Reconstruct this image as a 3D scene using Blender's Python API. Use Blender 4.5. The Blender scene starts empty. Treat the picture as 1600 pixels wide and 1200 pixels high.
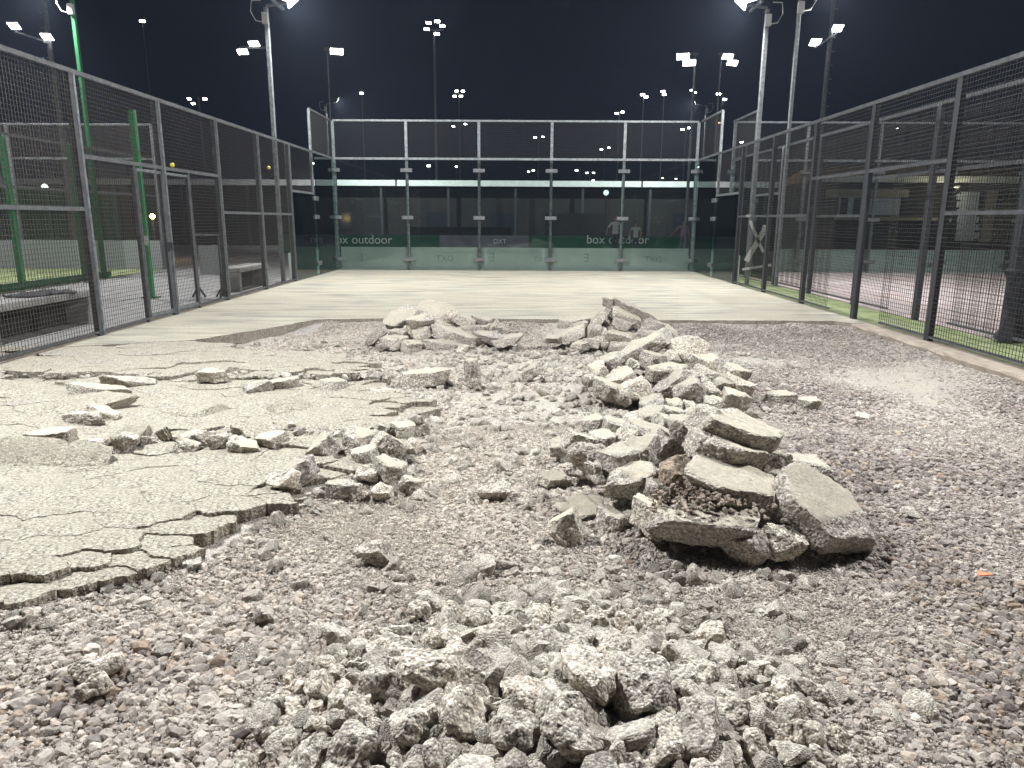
import bpy, bmesh, math, random
import numpy as np
from mathutils import Vector, Matrix, Euler, noise as mnoise

SC = bpy.context.scene
COL = SC.collection
rad = math.radians

# ------------------------------------------------------------------ camera
F_PX, PIT, YAW, ROLL = 1128.25, 0.22346, -0.00402, 0.00516
CAM = Vector((0.025, -0.702, 1.4013))
_R = Vector((math.cos(YAW), -math.sin(YAW), 0)); _F = Vector((math.sin(YAW), math.cos(YAW), 0)); _Z = Vector((0, 0, 1))
FWD = _F * math.cos(PIT) - _Z * math.sin(PIT)
_U = _F * math.sin(PIT) + _Z * math.cos(PIT)
RGT = _R * math.cos(ROLL) + _U * math.sin(ROLL)
UPV = _U * math.cos(ROLL) - _R * math.sin(ROLL)
cd = bpy.data.cameras.new('camera'); cam = bpy.data.objects.new('camera', cd); COL.objects.link(cam)
m = Matrix((RGT, UPV, -FWD)).transposed().to_4x4(); m.translation = CAM
cam.matrix_world = m
cd.sensor_width = 36; cd.lens = F_PX / 1600 * 36; cd.clip_start = 0.05; cd.clip_end = 2000
SC.camera = cam

def ray(px, py):
    return FWD * F_PX + RGT * (px - 800) - UPV * (py - 600)
def PZ(px, py, z=0.0):            # point of the place on the level z
    d = ray(px, py); return CAM + d * ((z - CAM.z) / d.z)
def PY(px, py, y):                # point of the place at the depth y
    d = ray(px, py); return CAM + d * ((y - CAM.y) / d.y)

# ------------------------------------------------------------------ sky
w = bpy.data.worlds.new('World'); SC.world = w; w.use_nodes = True
nt = w.node_tree; nt.nodes.clear()
sky = nt.nodes.new('ShaderNodeTexSky'); sky.sky_type = 'NISHITA'; sky.sun_disc = False
sky.sun_elevation = rad(-4); sky.sun_rotation = rad(180)
bg = nt.nodes.new('ShaderNodeBackground'); bg.inputs[1].default_value = 0.06
bg2 = nt.nodes.new('ShaderNodeBackground'); bg2.inputs[0].default_value = (0.0022, 0.003, 0.0075, 1); bg2.inputs[1].default_value = 1
ad = nt.nodes.new('ShaderNodeAddShader'); wo = nt.nodes.new('ShaderNodeOutputWorld')
nt.links.new(sky.outputs[0], bg.inputs[0]); nt.links.new(bg.outputs[0], ad.inputs[0]); nt.links.new(bg2.outputs[0], ad.inputs[1]); nt.links.new(ad.outputs[0], wo.inputs[0])
vs = SC.view_settings; vs.view_transform = 'Standard'; vs.look = 'None'; vs.exposure = 0.0; vs.gamma = 1.0; vs.use_curve_mapping = False
SC.render.engine = 'CYCLES'; SC.cycles.use_denoising = True; SC.cycles.max_bounces = 8; SC.cycles.transparent_max_bounces = 24
SC.cycles.use_light_tree = True; SC.cycles.sample_clamp_indirect = 6.0; SC.cycles.caustics_reflective = False; SC.cycles.caustics_refractive = False
LAMP_W = 1.0     # scales every floodlight of the site

# ------------------------------------------------------------------ materials
MATS = {}
def mat(name, base=(0.5, 0.5, 0.5), rough=0.8, metal=0.0):
    M = bpy.data.materials.new(name); M.use_nodes = True
    b = M.node_tree.nodes['Principled BSDF']
    b.inputs['Base Color'].default_value = (*base, 1); b.inputs['Roughness'].default_value = rough; b.inputs['Metallic'].default_value = metal
    MATS[name] = M
    return M, M.node_tree, b
def nd(nt, t, **kw):
    n = nt.nodes.new('ShaderNode' + t)
    for k, v in kw.items():
        if k in n.inputs.keys(): n.inputs[k].default_value = v
        else: setattr(n, k, v)
    return n
def ramp(nt, fac, stops):
    r = nt.nodes.new('ShaderNodeValToRGB'); e = r.color_ramp.elements
    while len(e) < len(stops): e.new(0.5)
    for i, (p, c) in enumerate(stops):
        e[i].position = p; e[i].color = (*c, 1) if len(c) == 3 else c
    nt.links.new(fac, r.inputs[0]); return r.outputs[0]
def mixc(nt, fac, a, b, mode='MIX'):
    n = nt.nodes.new('ShaderNodeMix'); n.data_type = 'RGBA'; n.blend_type = mode
    if isinstance(fac, (int, float)): n.inputs[0].default_value = fac
    else: nt.links.new(fac, n.inputs[0])
    for s, v in ((6, a), (7, b)):
        if isinstance(v, tuple): n.inputs[s].default_value = (*v, 1)
        else: nt.links.new(v, n.inputs[s])
    return n.outputs[2]
def coords(nt, kind='Object', scale=(1, 1, 1), randomise=True):
    tc = nd(nt, 'TexCoord'); mp = nd(nt, 'Mapping'); mp.inputs['Scale'].default_value = scale
    nt.links.new(tc.outputs[kind], mp.inputs[0])
    if randomise:
        oi = nd(nt, 'ObjectInfo'); mm = nd(nt, 'Math', operation='MULTIPLY'); mm.inputs[1].default_value = 37.0
        nt.links.new(oi.outputs['Random'], mm.inputs[0]); nt.links.new(mm.outputs[0], mp.inputs['Location'])
    return mp.outputs[0]
def noise(nt, vec, scale, detail=4, rough=0.6):
    n = nd(nt, 'TexNoise'); n.inputs['Scale'].default_value = scale; n.inputs['Detail'].default_value = detail; n.inputs['Roughness'].default_value = rough
    nt.links.new(vec, n.inputs['Vector']); return n.outputs[0]
def bump(nt, b, h, strength=0.5, dist=0.01, prev=None):
    n = nd(nt, 'Bump'); n.inputs['Strength'].default_value = strength; n.inputs['Distance'].default_value = dist
    nt.links.new(h, n.inputs['Height'])
    if prev: nt.links.new(prev, n.inputs['Normal'])
    nt.links.new(n.outputs[0], b.inputs['Normal']); return n.outputs[0]

def concrete_broken(name, pale, dark, grain=95.0, gstr=0.9, smooth_attr=False, tint=(0.46, 0.42, 0.33)):
    """no-fines concrete: grains stuck together, grey to beige; trowelled face smoother"""
    M, t, b = mat(name, rough=0.95)
    v = coords(t)
    vo = nd(t, 'TexVoronoi'); vo.inputs['Scale'].default_value = grain; t.links.new(v, vo.inputs['Vector'])
    vo2 = nd(t, 'TexVoronoi'); vo2.inputs['Scale'].default_value = grain * 0.45; t.links.new(v, vo2.inputs['Vector'])
    n1 = noise(t, v, 4, 5); n2 = noise(t, v, 18, 4, 0.7)
    c = mixc(t, n1, dark, pale)
    g = nd(t, 'SeparateColor'); t.links.new(vo.outputs['Color'], g.inputs[0])
    gc = ramp(t, g.outputs[0], [(0.0, (0.42, 0.41, 0.4)), (0.3, (0.82, 0.81, 0.8)), (0.7, (1.12, 1.11, 1.09)), (1.0, (1.65, 1.65, 1.64))])
    c2 = mixc(t, 1.0, c, gc, 'MULTIPLY')
    pit = ramp(t, n2, [(0.3, (0.68, 0.66, 0.64)), (0.45, (1, 1, 1))])
    c2 = mixc(t, 1.0, c2, pit, 'MULTIPLY')
    oi = nd(t, 'ObjectInfo')
    tone = ramp(t, oi.outputs['Random'], [(0, (0.84, 0.83, 0.83)), (1, (1.1, 1.08, 1.04))])
    c2 = mixc(t, 1.0, c2, tone, 'MULTIPLY')
    hgt = nd(t, 'Math', operation='SUBTRACT'); hgt.inputs[0].default_value = 1.0; t.links.new(vo.outputs['Distance'], hgt.inputs[1])
    h2 = nd(t, 'Math', operation='SUBTRACT'); h2.inputs[0].default_value = 1.0; t.links.new(vo2.outputs['Distance'], h2.inputs[1])
    hs = nd(t, 'Math', operation='MULTIPLY_ADD'); hs.inputs[1].default_value = 1.6; t.links.new(h2.outputs[0], hs.inputs[0]); t.links.new(hgt.outputs[0], hs.inputs[2])
    if smooth_attr:
        at = nd(t, 'Attribute', attribute_name='smooth_face')
        n3 = noise(t, v, 45, 5, 0.75)
        sc = mixc(t, n1, tuple(x * 0.8 for x in tint), tuple(x * 1.12 for x in tint))
        sc = mixc(t, 1.0, sc, ramp(t, n3, [(0.3, (0.78, 0.77, 0.75)), (0.62, (1.08, 1.08, 1.06))]), 'MULTIPLY')
        sc = mixc(t, 1.0, sc, tone, 'MULTIPLY')
        edge = nd(t, 'Math', operation='MULTIPLY_ADD'); edge.inputs[1].default_value = 1.3; edge.inputs[2].default_value = -0.45
        e2 = nd(t, 'Math', operation='ADD', use_clamp=True); t.links.new(n2, edge.inputs[0]); t.links.new(edge.outputs[0], e2.inputs[1])
        am = nd(t, 'Math', operation='MULTIPLY'); am.inputs[1].default_value = 0.6; t.links.new(at.outputs['Fac'], am.inputs[0]); t.links.new(am.outputs[0], e2.inputs[0])
        f = nd(t, 'Math', operation='MULTIPLY', use_clamp=True); t.links.new(e2.outputs[0], f.inputs[0]); t.links.new(at.outputs['Fac'], f.inputs[1])
        c2 = mixc(t, f.outputs[0], c2, sc)
        hm = nd(t, 'Mix'); t.links.new(f.outputs[0], hm.inputs[0]); t.links.new(hs.outputs[0], hm.inputs[2]); 
        s3 = nd(t, 'Math', operation='MULTIPLY_ADD'); s3.inputs[1].default_value = 0.7; s3.inputs[2].default_value = 1.6; t.links.new(n3, s3.inputs[0]); t.links.new(s3.outputs[0], hm.inputs[3])
        bump(t, b, hm.outputs[0], gstr, 0.005)
    else:
        bump(t, b, hs.outputs[0], gstr, 0.005)
    t.links.new(c2, b.inputs['Base Color'])
    return M
M_CHUNK = concrete_broken('broken_concrete', (0.44, 0.412, 0.365), (0.29, 0.268, 0.24), grain=105, smooth_attr=True, tint=(0.4, 0.37, 0.305))
M_LUMP = concrete_broken('crumbled_concrete', (0.53, 0.49, 0.43), (0.35, 0.32, 0.28), grain=115)
M_EDGE = concrete_broken('slab_broken_edge', (0.42, 0.385, 0.325), (0.27, 0.245, 0.21), grain=140)
M_BROWN = concrete_broken('brown_aggregate_lump', (0.3, 0.25, 0.2), (0.16, 0.125, 0.1), grain=60)

def slab_top(name, streak):
    M, t, b = mat(name, rough=0.9)
    v = coords(t, randomise=False)
    if streak:
        v2 = coords(t, scale=(0.55, 2.6, 1), randomise=False)
        a = noise(t, v2, 1.5, 7, 0.62); n2 = noise(t, v, 0.55, 3); n3 = noise(t, v, 30, 4, 0.7)
        c = ramp(t, a, [(0.34, (0.19, 0.186, 0.165)), (0.46, (0.28, 0.268, 0.218)), (0.56, (0.355, 0.335, 0.265)), (0.7, (0.42, 0.4, 0.325))])
        c = mixc(t, ramp(t, n2, [(0.42, (0, 0, 0)), (0.62, (0.8, 0.8, 0.8))]), c, (0.36, 0.325, 0.25))
        v3 = coords(t, scale=(0.25, 5.0, 1), randomise=False); a3 = noise(t, v3, 2.2, 5, 0.7)
        c = mixc(t, 1.0, c, ramp(t, a3, [(0.34, (0.74, 0.745, 0.74)), (0.5, (1, 1, 1)), (0.66, (1.1, 1.1, 1.08))]), 'MULTIPLY')
    else:
        a = noise(t, v, 1.1, 6, 0.6); n3 = noise(t, v, 60, 5, 0.75); n2 = noise(t, v, 0.45, 3)
        c = ramp(t, a, [(0.3, (0.238, 0.22, 0.182)), (0.5, (0.318, 0.289, 0.23)), (0.7, (0.38, 0.34, 0.26))])
        c = mixc(t, ramp(t, n2, [(0.4, (0, 0, 0)), (0.6, (1, 1, 1))]), c, mixc(t, n3, (0.18, 0.168, 0.147), (0.39, 0.362, 0.305)))
    c = mixc(t, 1.0, c, ramp(t, n3, [(0.32, (0.8, 0.79, 0.78)), (0.6, (1.07, 1.07, 1.06))]), 'MULTIPLY')
    pv = None
    if not streak:
        vo = nd(t, 'TexVoronoi'); vo.inputs['Scale'].default_value = 95; t.links.new(v, vo.inputs['Vector'])
        g = nd(t, 'SeparateColor'); t.links.new(vo.outputs['Color'], g.inputs[0])
        gm = ramp(t, noise(t, v, 0.8, 3), [(0.33, (0.1, 0.1, 0.1)), (0.5, (1, 1, 1))])
        c = mixc(t, gm, c, mixc(t, 1.0, c, ramp(t, g.outputs[0], [(0, (0.4, 0.39, 0.38)), (0.35, (0.88, 0.88, 0.87)), (0.8, (1.12, 1.12, 1.1)), (1, (1.5, 1.5, 1.48))]), 'MULTIPLY'))
        hh = nd(t, 'Math', operation='SUBTRACT'); hh.inputs[0].default_value = 1; t.links.new(vo.outputs['Distance'], hh.inputs[1])
        hm = nd(t, 'Math', operation='MULTIPLY'); t.links.new(hh.outputs[0], hm.inputs[0]); t.links.new(gm, hm.inputs[1])
        pv = bump(t, b, hm.outputs[0], 0.7, 0.006)
    t.links.new(c, b.inputs['Base Color'])
    bump(t, b, n3, 0.45 if not streak else 0.2, 0.008, pv)
    return M
M_SLAB = slab_top('dusty_court_concrete', True)
M_PLATE = slab_top('cracked_court_concrete', False)

def bed_material():
    M, t, b = mat('gravel_bed', rough=0.97)
    v = coords(t, randomise=False)
    vo = nd(t, 'TexVoronoi'); vo.inputs['Scale'].default_value = 75; t.links.new(v, vo.inputs['Vector'])
    g = nd(t, 'SeparateColor'); t.links.new(vo.outputs['Color'], g.inputs[0])
    at = nd(t, 'Attribute', attribute_name='dust')
    gc = ramp(t, g.outputs[0], [(0, (0.2, 0.18, 0.162)), (0.5, (0.32, 0.292, 0.262)), (1, (0.48, 0.445, 0.4))])
    n1 = noise(t, v, 160, 3, 0.7)
    gd = ramp(t, n1, [(0.3, (0.25, 0.23, 0.205)), (0.5, (0.38, 0.352, 0.31)), (0.7, (0.48, 0.448, 0.398))])
    gd = mixc(t, ramp(t, noise(t, v, 2.5, 4), [(0.4, (0, 0, 0)), (0.65, (0.7, 0.7, 0.7))]), gd, (0.42, 0.38, 0.305))
    c = mixc(t, at.outputs['Fac'], gc, gd)
    t.links.new(c, b.inputs['Base Color'])
    hh = nd(t, 'Math', operation='SUBTRACT'); hh.inputs[0].default_value = 1; t.links.new(vo.outputs['Distance'], hh.inputs[1])
    p = bump(t, b, hh.outputs[0], 0.9, 0.012); bump(t, b, n1, 0.5, 0.006, p)
    return M
M_BED = bed_material()

def stone_material():
    M, t, b = mat('gravel_stone', rough=0.92)
    at = nd(t, 'Attribute', attribute_name='tone', attribute_type='INSTANCER')
    v = coords(t)
    n = noise(t, v, 5, 5, 0.75)
    c = mixc(t, 1.0, at.outputs['Color'], ramp(t, n, [(0.3, (0.68, 0.67, 0.66)), (0.5, (1, 1, 1)), (0.72, (1.35, 1.33, 1.3))]), 'MULTIPLY')
    t.links.new(c, b.inputs['Base Color']); bump(t, b, n, 0.6, 0.006)
    return M
M_STONE = stone_material()
def crumb_material():
    M, t, b = mat('concrete_crumb', rough=0.95)
    at = nd(t, 'Attribute', attribute_name='tone', attribute_type='INSTANCER'); v = coords(t)
    vo = nd(t, 'TexVoronoi'); vo.inputs['Scale'].default_value = 17; t.links.new(v, vo.inputs['Vector'])
    g = nd(t, 'SeparateColor'); t.links.new(vo.outputs['Color'], g.inputs[0])
    c = mixc(t, 1.0, at.outputs['Color'], ramp(t, g.outputs[0], [(0, (0.6, 0.59, 0.58)), (0.5, (1, 1, 1)), (1, (1.3, 1.3, 1.28))]), 'MULTIPLY')
    c = mixc(t, 1.0, c, ramp(t, noise(t, v, 3, 4), [(0.35, (0.7, 0.69, 0.67)), (0.55, (1, 1, 1))]), 'MULTIPLY')
    t.links.new(c, b.inputs['Base Color'])
    hh = nd(t, 'Math', operation='SUBTRACT'); hh.inputs[0].default_value = 1; t.links.new(vo.outputs['Distance'], hh.inputs[1]); bump(t, b, hh.outputs[0], 0.8, 0.006)
    return M
M_CRUMB = crumb_material()

def rough_mat(name, a, bcol, scale=8, rough=0.85, metal=0.0, bstr=0.15):
    M, t, b = mat(name, rough=rough, metal=metal)
    v = coords(t); n = noise(t, v, scale, 5, 0.65)
    t.links.new(ramp(t, n, [(0.3, a), (0.7, bcol)]), b.inputs['Base Color']); bump(t, b, n, bstr, 0.004)
    return M
M_GALV = rough_mat('galvanised_steel', (0.1, 0.108, 0.112), (0.27, 0.285, 0.29), 14, 0.5, 0.35)
M_DARKSTEEL = rough_mat('dark_and_shaded_steel', (0.014, 0.015, 0.019), (0.035, 0.037, 0.044), 12, 0.55, 0.0)  # also puts shade into the colour of the right-hand fence posts
M_GREYSTEEL = rough_mat('weathered_grey_steel', (0.055, 0.058, 0.062), (0.15, 0.153, 0.157), 14, 0.6, 0.1)
M_POST = rough_mat('dull_grey_post', (0.03, 0.032, 0.036), (0.1, 0.103, 0.11), 10, 0.6, 0.1)
M_WIRE = rough_mat('mesh_wire', (0.04, 0.033, 0.027), (0.085, 0.073, 0.06), 20, 0.65, 0.2)
M_WIREDARK = rough_mat('dark_mesh_wire', (0.018, 0.016, 0.014), (0.042, 0.037, 0.032), 20, 0.6, 0.1)
M_GREEN = rough_mat('green_painted_steel', (0.01, 0.13, 0.04), (0.02, 0.19, 0.06), 9, 0.5, 0.0)
M_DARKGREEN = rough_mat('dark_green_steel', (0.008, 0.05, 0.018), (0.014, 0.08, 0.028), 9, 0.5, 0.0)
M_TURF = rough_mat('court_turf', (0.12, 0.165, 0.05), (0.34, 0.37, 0.19), 3.5, 0.95, 0.0, 0.5)
M_PINKFLOOR = rough_mat('pale_pink_court_floor', (0.36, 0.29, 0.275), (0.55, 0.47, 0.44), 2.2, 0.9)
M_WALK = rough_mat('grey_walkway', (0.2, 0.195, 0.19), (0.31, 0.3, 0.29), 2.5, 0.9)
M_KERB = rough_mat('brown_concrete_kerb', (0.25, 0.205, 0.16), (0.38, 0.325, 0.265), 7, 0.92, 0, 0.4)
M_ASPHALT = rough_mat('dark_asphalt', (0.03, 0.03, 0.03), (0.06, 0.058, 0.055), 3, 0.95)
M_BENCH = rough_mat('bench_concrete', (0.17, 0.165, 0.158), (0.28, 0.272, 0.26), 7, 0.85)
M_BANNER = rough_mat('pale_banner_back', (0.56, 0.6, 0.6), (0.68, 0.72, 0.71), 1.5, 0.8)
M_BANNERPRINT, _, _ = mat('show_through_print', (0.36, 0.42, 0.44), 0.8)
M_BOARD = rough_mat('green_advert_board', (0.02, 0.1, 0.05), (0.03, 0.13, 0.065), 2, 0.7)
M_PURPLE = rough_mat('grey_violet_board', (0.16, 0.15, 0.19), (0.24, 0.23, 0.27), 2, 0.7)
M_WHITE = rough_mat('white_paint', (0.62, 0.64, 0.62), (0.78, 0.8, 0.78), 4, 0.7)
M_LETTER, _, _ = mat('white_lettering', (0.8, 0.82, 0.8), 0.7)
M_DARKWALL = rough_mat('dark_brown_wall', (0.009, 0.008, 0.007), (0.02, 0.017, 0.0145), 1.2, 0.9)
M_OCHRE = rough_mat('ochre_roof', (0.28, 0.15, 0.06), (0.48, 0.29, 0.13), 2.5, 0.9)
M_BEIGEWALL = rough_mat('beige_plaster', (0.22, 0.2, 0.155), (0.3, 0.275, 0.22), 2, 0.9)
M_BLUEGREY = rough_mat('blue_grey_shutter', (0.3, 0.33, 0.42), (0.42, 0.45, 0.55), 2, 0.7)
M_BLACK, _, _ = mat('black_cloth', (0.012, 0.012, 0.016), 0.85)
M_PLASTICW, _, _ = mat('white_plastic', (0.4, 0.4, 0.385), 0.5)
M_YELLOW, _, _ = mat('yellow_plastic', (0.55, 0.5, 0.03), 0.5)
M_ORANGE, _, _ = mat('orange_plastic', (0.7, 0.16, 0.05), 0.5)
M_RUBBER, _, _ = mat('grey_wall_panel', (0.2, 0.21, 0.21), 0.8)

def glass_mat(name, tint, refl=0.35):
    M = bpy.data.materials.new(name); M.use_nodes = True; t = M.node_tree; t.nodes.clear()
    o = nd(t, 'OutputMaterial'); tr = nd(t, 'BsdfTransparent'); tr.inputs[0].default_value = (*tint, 1)
    gl = nd(t, 'BsdfGlossy'); gl.inputs['Roughness'].default_value = 0.015; gl.inputs[0].default_value = (0.9, 1, 0.96, 1)
    fr = nd(t, 'Fresnel'); fr.inputs[0].default_value = 1.45
    mx = nd(t, 'MixShader'); t.links.new(fr.outputs[0], mx.inputs[0]); t.links.new(tr.outputs[0], mx.inputs[1]); t.links.new(gl.outputs[0], mx.inputs[2])
    t.links.new(mx.outputs[0], o.inputs[0]); return M
M_GLASS = glass_mat('green_tinted_glass', (0.9, 0.965, 0.94))
M_WINDOW, _, _ = mat('dark_window_glass', (0.02, 0.025, 0.03), 0.1)
EMITS = {}
def emit(col, s):
    k = (col, s)
    if k not in EMITS:
        M = bpy.data.materials.new('lit_lamp'); M.use_nodes = True; t = M.node_tree; t.nodes.clear()
        o = nd(t, 'OutputMaterial'); e = nd(t, 'Emission'); e.inputs[0].default_value = (*col, 1); e.inputs[1].default_value = s
        t.links.new(e.outputs[0], o.inputs[0])
        M.cycles.emission_sampling = 'NONE'
        EMITS[k] = M
    return EMITS[k]
COOL = (0.975, 0.987, 1.0)

# ------------------------------------------------------------------ helpers
def tag(o, label=None, cat=None, group=None, kind=None):
    if label: o['label'] = label
    if cat: o['category'] = cat
    if group: o['group'] = group
    if kind: o['kind'] = kind
    return o
def empty(name, loc, label=None, cat=None, group=None):
    o = bpy.data.objects.new(name, None); COL.objects.link(o); o.location = loc
    o.empty_display_size = 0.1
    return tag(o, label, cat, group)
def link(name, me, M, parent=None, loc=None, rot=None):
    o = bpy.data.objects.new(name, me); COL.objects.link(o)
    if M is not None and not me.materials: me.materials.append(M)
    if parent: o.parent = parent
    if loc is not None: o.location = loc
    if rot is not None: o.rotation_euler = rot
    return o
class MB:
    def __init__(s): s.v = []; s.f = []
    def box(s, a, b):
        x0, y0, z0 = (min(a[i], b[i]) for i in range(3)); x1, y1, z1 = (max(a[i], b[i]) for i in range(3))
        n = len(s.v)
        s.v += [(x0, y0, z0), (x1, y0, z0), (x1, y1, z0), (x0, y1, z0), (x0, y0, z1), (x1, y0, z1), (x1, y1, z1), (x0, y1, z1)]
        s.f += [tuple(n + i for i in q) for q in ((0, 3, 2, 1), (4, 5, 6, 7), (0, 1, 5, 4), (1, 2, 6, 5), (2, 3, 7, 6), (3, 0, 4, 7))]
        return s
    def bar(s, p, q, w, h=None, up=(0, 0, 1)):
        p = Vector(p); q = Vector(q); d = (q - p).normalized(); u = Vector(up)
        if abs(d.dot(u)) > 0.98: u = Vector((0, 1, 0))
        a = d.cross(u).normalized(); c = a.cross(d).normalized(); h = h or w; n = len(s.v)
        for e in (p, q):
            for i, j in ((-1, -1), (1, -1), (1, 1), (-1, 1)): s.v.append(tuple(e + a * (i * w / 2) + c * (j * h / 2)))
        s.f += [tuple(n + i for i in k) for k in ((0, 1, 2, 3), (7, 6, 5, 4), (0, 4, 5, 1), (1, 5, 6, 2), (2, 6, 7, 3), (3, 7, 4, 0))]
        return s
    def tube(s, pts, r, n=8):
        pts = [Vector(p) for p in pts]; base = len(s.v)
        for k, p in enumerate(pts):
            d = (pts[min(k + 1, len(pts) - 1)] - pts[max(k - 1, 0)]).normalized()
            u = Vector((0, 0, 1)) if abs(d.z) < 0.9 else Vector((1, 0, 0))
            a = d.cross(u).normalized(); c = a.cross(d); rr = r[k] if isinstance(r, (list, tuple)) else r
            for i in range(n):
                t = 2 * math.pi * i / n; s.v.append(tuple(p + a * math.cos(t) * rr + c * math.sin(t) * rr))
        for k in range(len(pts) - 1):
            for i in range(n):
                j = (i + 1) % n; s.f.append((base + k * n + i, base + k * n + j, base + (k + 1) * n + j, base + (k + 1) * n + i))
        s.f.append(tuple(base + i for i in range(n))[::-1]); s.f.append(tuple(base + (len(pts) - 1) * n + i for i in range(n)))
        return s
    def poly(s, pts):
        n = len(s.v); s.v += [tuple(p) for p in pts]; s.f.append(tuple(range(n, n + len(pts)))); return s
    def mesh(s, name):
        me = bpy.data.meshes.new(name); me.from_pydata(s.v, [], s.f); me.update(); return me
    def build(s, name, M, parent=None, loc=None, bevel=0):
        me = s.mesh(name)
        if bevel:
            bm = bmesh.new(); bm.from_mesh(me)
            bmesh.ops.bevel(bm, geom=bm.edges[:], offset=bevel, segments=1, affect='EDGES'); bm.to_mesh(me); bm.free()
        return link(name, me, M, parent, loc)

def text_mesh(txt, size, name, M, parent, loc, rot, extrude=0.002, mirror=False):
    c = bpy.data.curves.new(name, 'FONT'); c.body = txt; c.size = size; c.extrude = extrude; c.align_x = 'CENTER'
    o = bpy.data.objects.new('tmp_' + name, c); COL.objects.link(o)
    me = bpy.data.meshes.new_from_object(o.evaluated_get(bpy.context.evaluated_depsgraph_get()))
    bpy.data.objects.remove(o)
    me.materials.clear(); me.materials.append(M)
    if mirror:
        for v in me.vertices: v.co.x = -v.co.x
        me.flip_normals()
    return link(name, me, None, parent, loc, rot)

# value noise in numpy
def _h(i, j, seed):
    n = (i.astype(np.int64) * 374761393 + j.astype(np.int64) * 668265263 + seed * 974634777) & 0x7fffffff
    n = ((n ^ (n >> 13)) * 1274126177) & 0x7fffffff
    return ((n ^ (n >> 16)) & 0xffff) / 65535.0
def vn(x, y, seed=0):
    x = np.asarray(x, float); y = np.asarray(y, float)
    i = np.floor(x); j = np.floor(y); fx = x - i; fy = y - j; fx = fx * fx * (3 - 2 * fx); fy = fy * fy * (3 - 2 * fy)
    a = _h(i, j, seed); b = _h(i + 1, j, seed); c = _h(i, j + 1, seed); d = _h(i + 1, j + 1, seed)
    return (a * (1 - fx) + b * fx) * (1 - fy) + (c * (1 - fx) + d * fx) * fy
def fbm(x, y, seed=0, o=3):
    s = 0; a = 0.5
    for k in range(o): s = s + a * vn(np.asarray(x) * 2 ** k, np.asarray(y) * 2 ** k, seed + k); a *= 0.5
    return s / (1 - 0.5 ** o)

# ------------------------------------------------------------------ the ground under the rubble
REGION = [(-5.2, 7.25), (-4.4, 7.45), (-3.75, 7.7), (-3.0, 7.25), (-2.2, 7.0), (-1.55, 6.75), (-1.4, 6.2), (-0.9, 5.3), (-0.74, 4.6), (-0.66, 3.95),
          (-0.92, 3.35), (-1.2, 2.9), (-1.36, 2.3), (-1.85, 1.85), (-2.5, 1.55), (-3.2, 1.3), (-5.2, 1.1)]
def inside(x, y, poly=REGION):
    x = np.asarray(x); y = np.asarray(y); r = np.zeros(x.shape, bool); n = len(poly)
    for i in range(n):
        x0, y0 = poly[i]; x1, y1 = poly[(i + 1) % n]
        c = ((y0 > y) != (y1 > y)) & (x < (x1 - x0) * (y - y0) / ((y1 - y0) or 1e-9) + x0); r ^= c
    return r
def gauss(x, y, cx, cy, sx, sy): return np.exp(-((x - cx) / sx) ** 2 - ((y - cy) / sy) ** 2)
def height(x, y):
    x = np.asarray(x, float); y = np.asarray(y, float)
    h = -0.125 + 0.05 * (fbm(x * 0.9, y * 0.9, 5) - 0.5) + 0.045 * (fbm(x * 3, y * 3, 9) - 0.5)
    h = h - 0.03 * gauss(x, y, -0.1, 4.6, 0.6, 2.2)
    h = h + 0.12 * gauss(x, y, 0.17, 1.22, 0.66, 0.5)
    h = h + 0.17 * gauss(x, y, 0.95, 2.95, 0.36, 0.36) + 0.15 * gauss(x, y, 1.2, 5.6, 0.5, 0.42) + 0.22 * gauss(x, y, 1.3, 8.2, 0.45, 0.4) + 0.13 * gauss(x, y, -0.8, 8.1, 0.6, 0.4)
    h = h + 0.03 * gauss(x, y, 3.2, 3.6, 1.2, 0.8)
    pe_ = np.full(h.shape, 9.0)
    for (ax, ay), (bx, by) in zip(REGION[4:15], REGION[5:16]):
        t_ = np.clip(((x - ax) * (bx - ax) + (y - ay) * (by - ay)) / ((bx - ax) ** 2 + (by - ay) ** 2), 0, 1); pe_ = np.minimum(pe_, np.hypot(x - ax - t_ * (bx - ax), y - ay - t_ * (by - ay)))
    h = h + np.clip(1 - pe_ / .3, 0, 1) * (0.055 * fbm(x * 1.7, y * 1.7, 41) + 0.0)
    h = np.where(inside(x, y) & (pe_ > .02), np.minimum(h, -0.1), h)
    e_ = np.clip((y - 8.9) / .7, 0, 1); h = h * (1 - e_) + e_ * (-0.05 + 0.06 * (fbm(x * 2.2, y * 2.2, 3) - .5))
    e_ = np.clip((x - 4.2) / .6, 0, 1); h = h * (1 - e_) + e_ * (-0.075 + 0.05 * (fbm(x * 2, y * 2, 8) - .5))
    return h
def dustf(x, y):
    d = fbm(np.asarray(x) * 1.1, np.asarray(y) * 1.1, 21, 4)
    d = d * 1.7 - 0.45
    d = d + 0.38 * gauss(x, y, -0.75, 1.9, 0.55, 0.7) + 0.25 * gauss(x, y, 0.2, 5.5, 1.2, 2.2) + 0.3 * gauss(x, y, 1.55, 1.9, 0.35, 0.25) + 0.3 * gauss(x, y, 4.0, 6.3, 1.3, 0.7) + 0.3 * gauss(x, y, 1.2, 2.3, 0.3, 0.16)
    d = d - 0.3 * gauss(x, y, -1.35, 1.3, 0.45, 0.35) - 0.22 * gauss(x, y, 2.6, 3.2, 1.2, 1.2)
    return np.clip(d, 0, 1)
def H(x, y): return float(height(np.array([x]), np.array([y]))[0])

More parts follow.
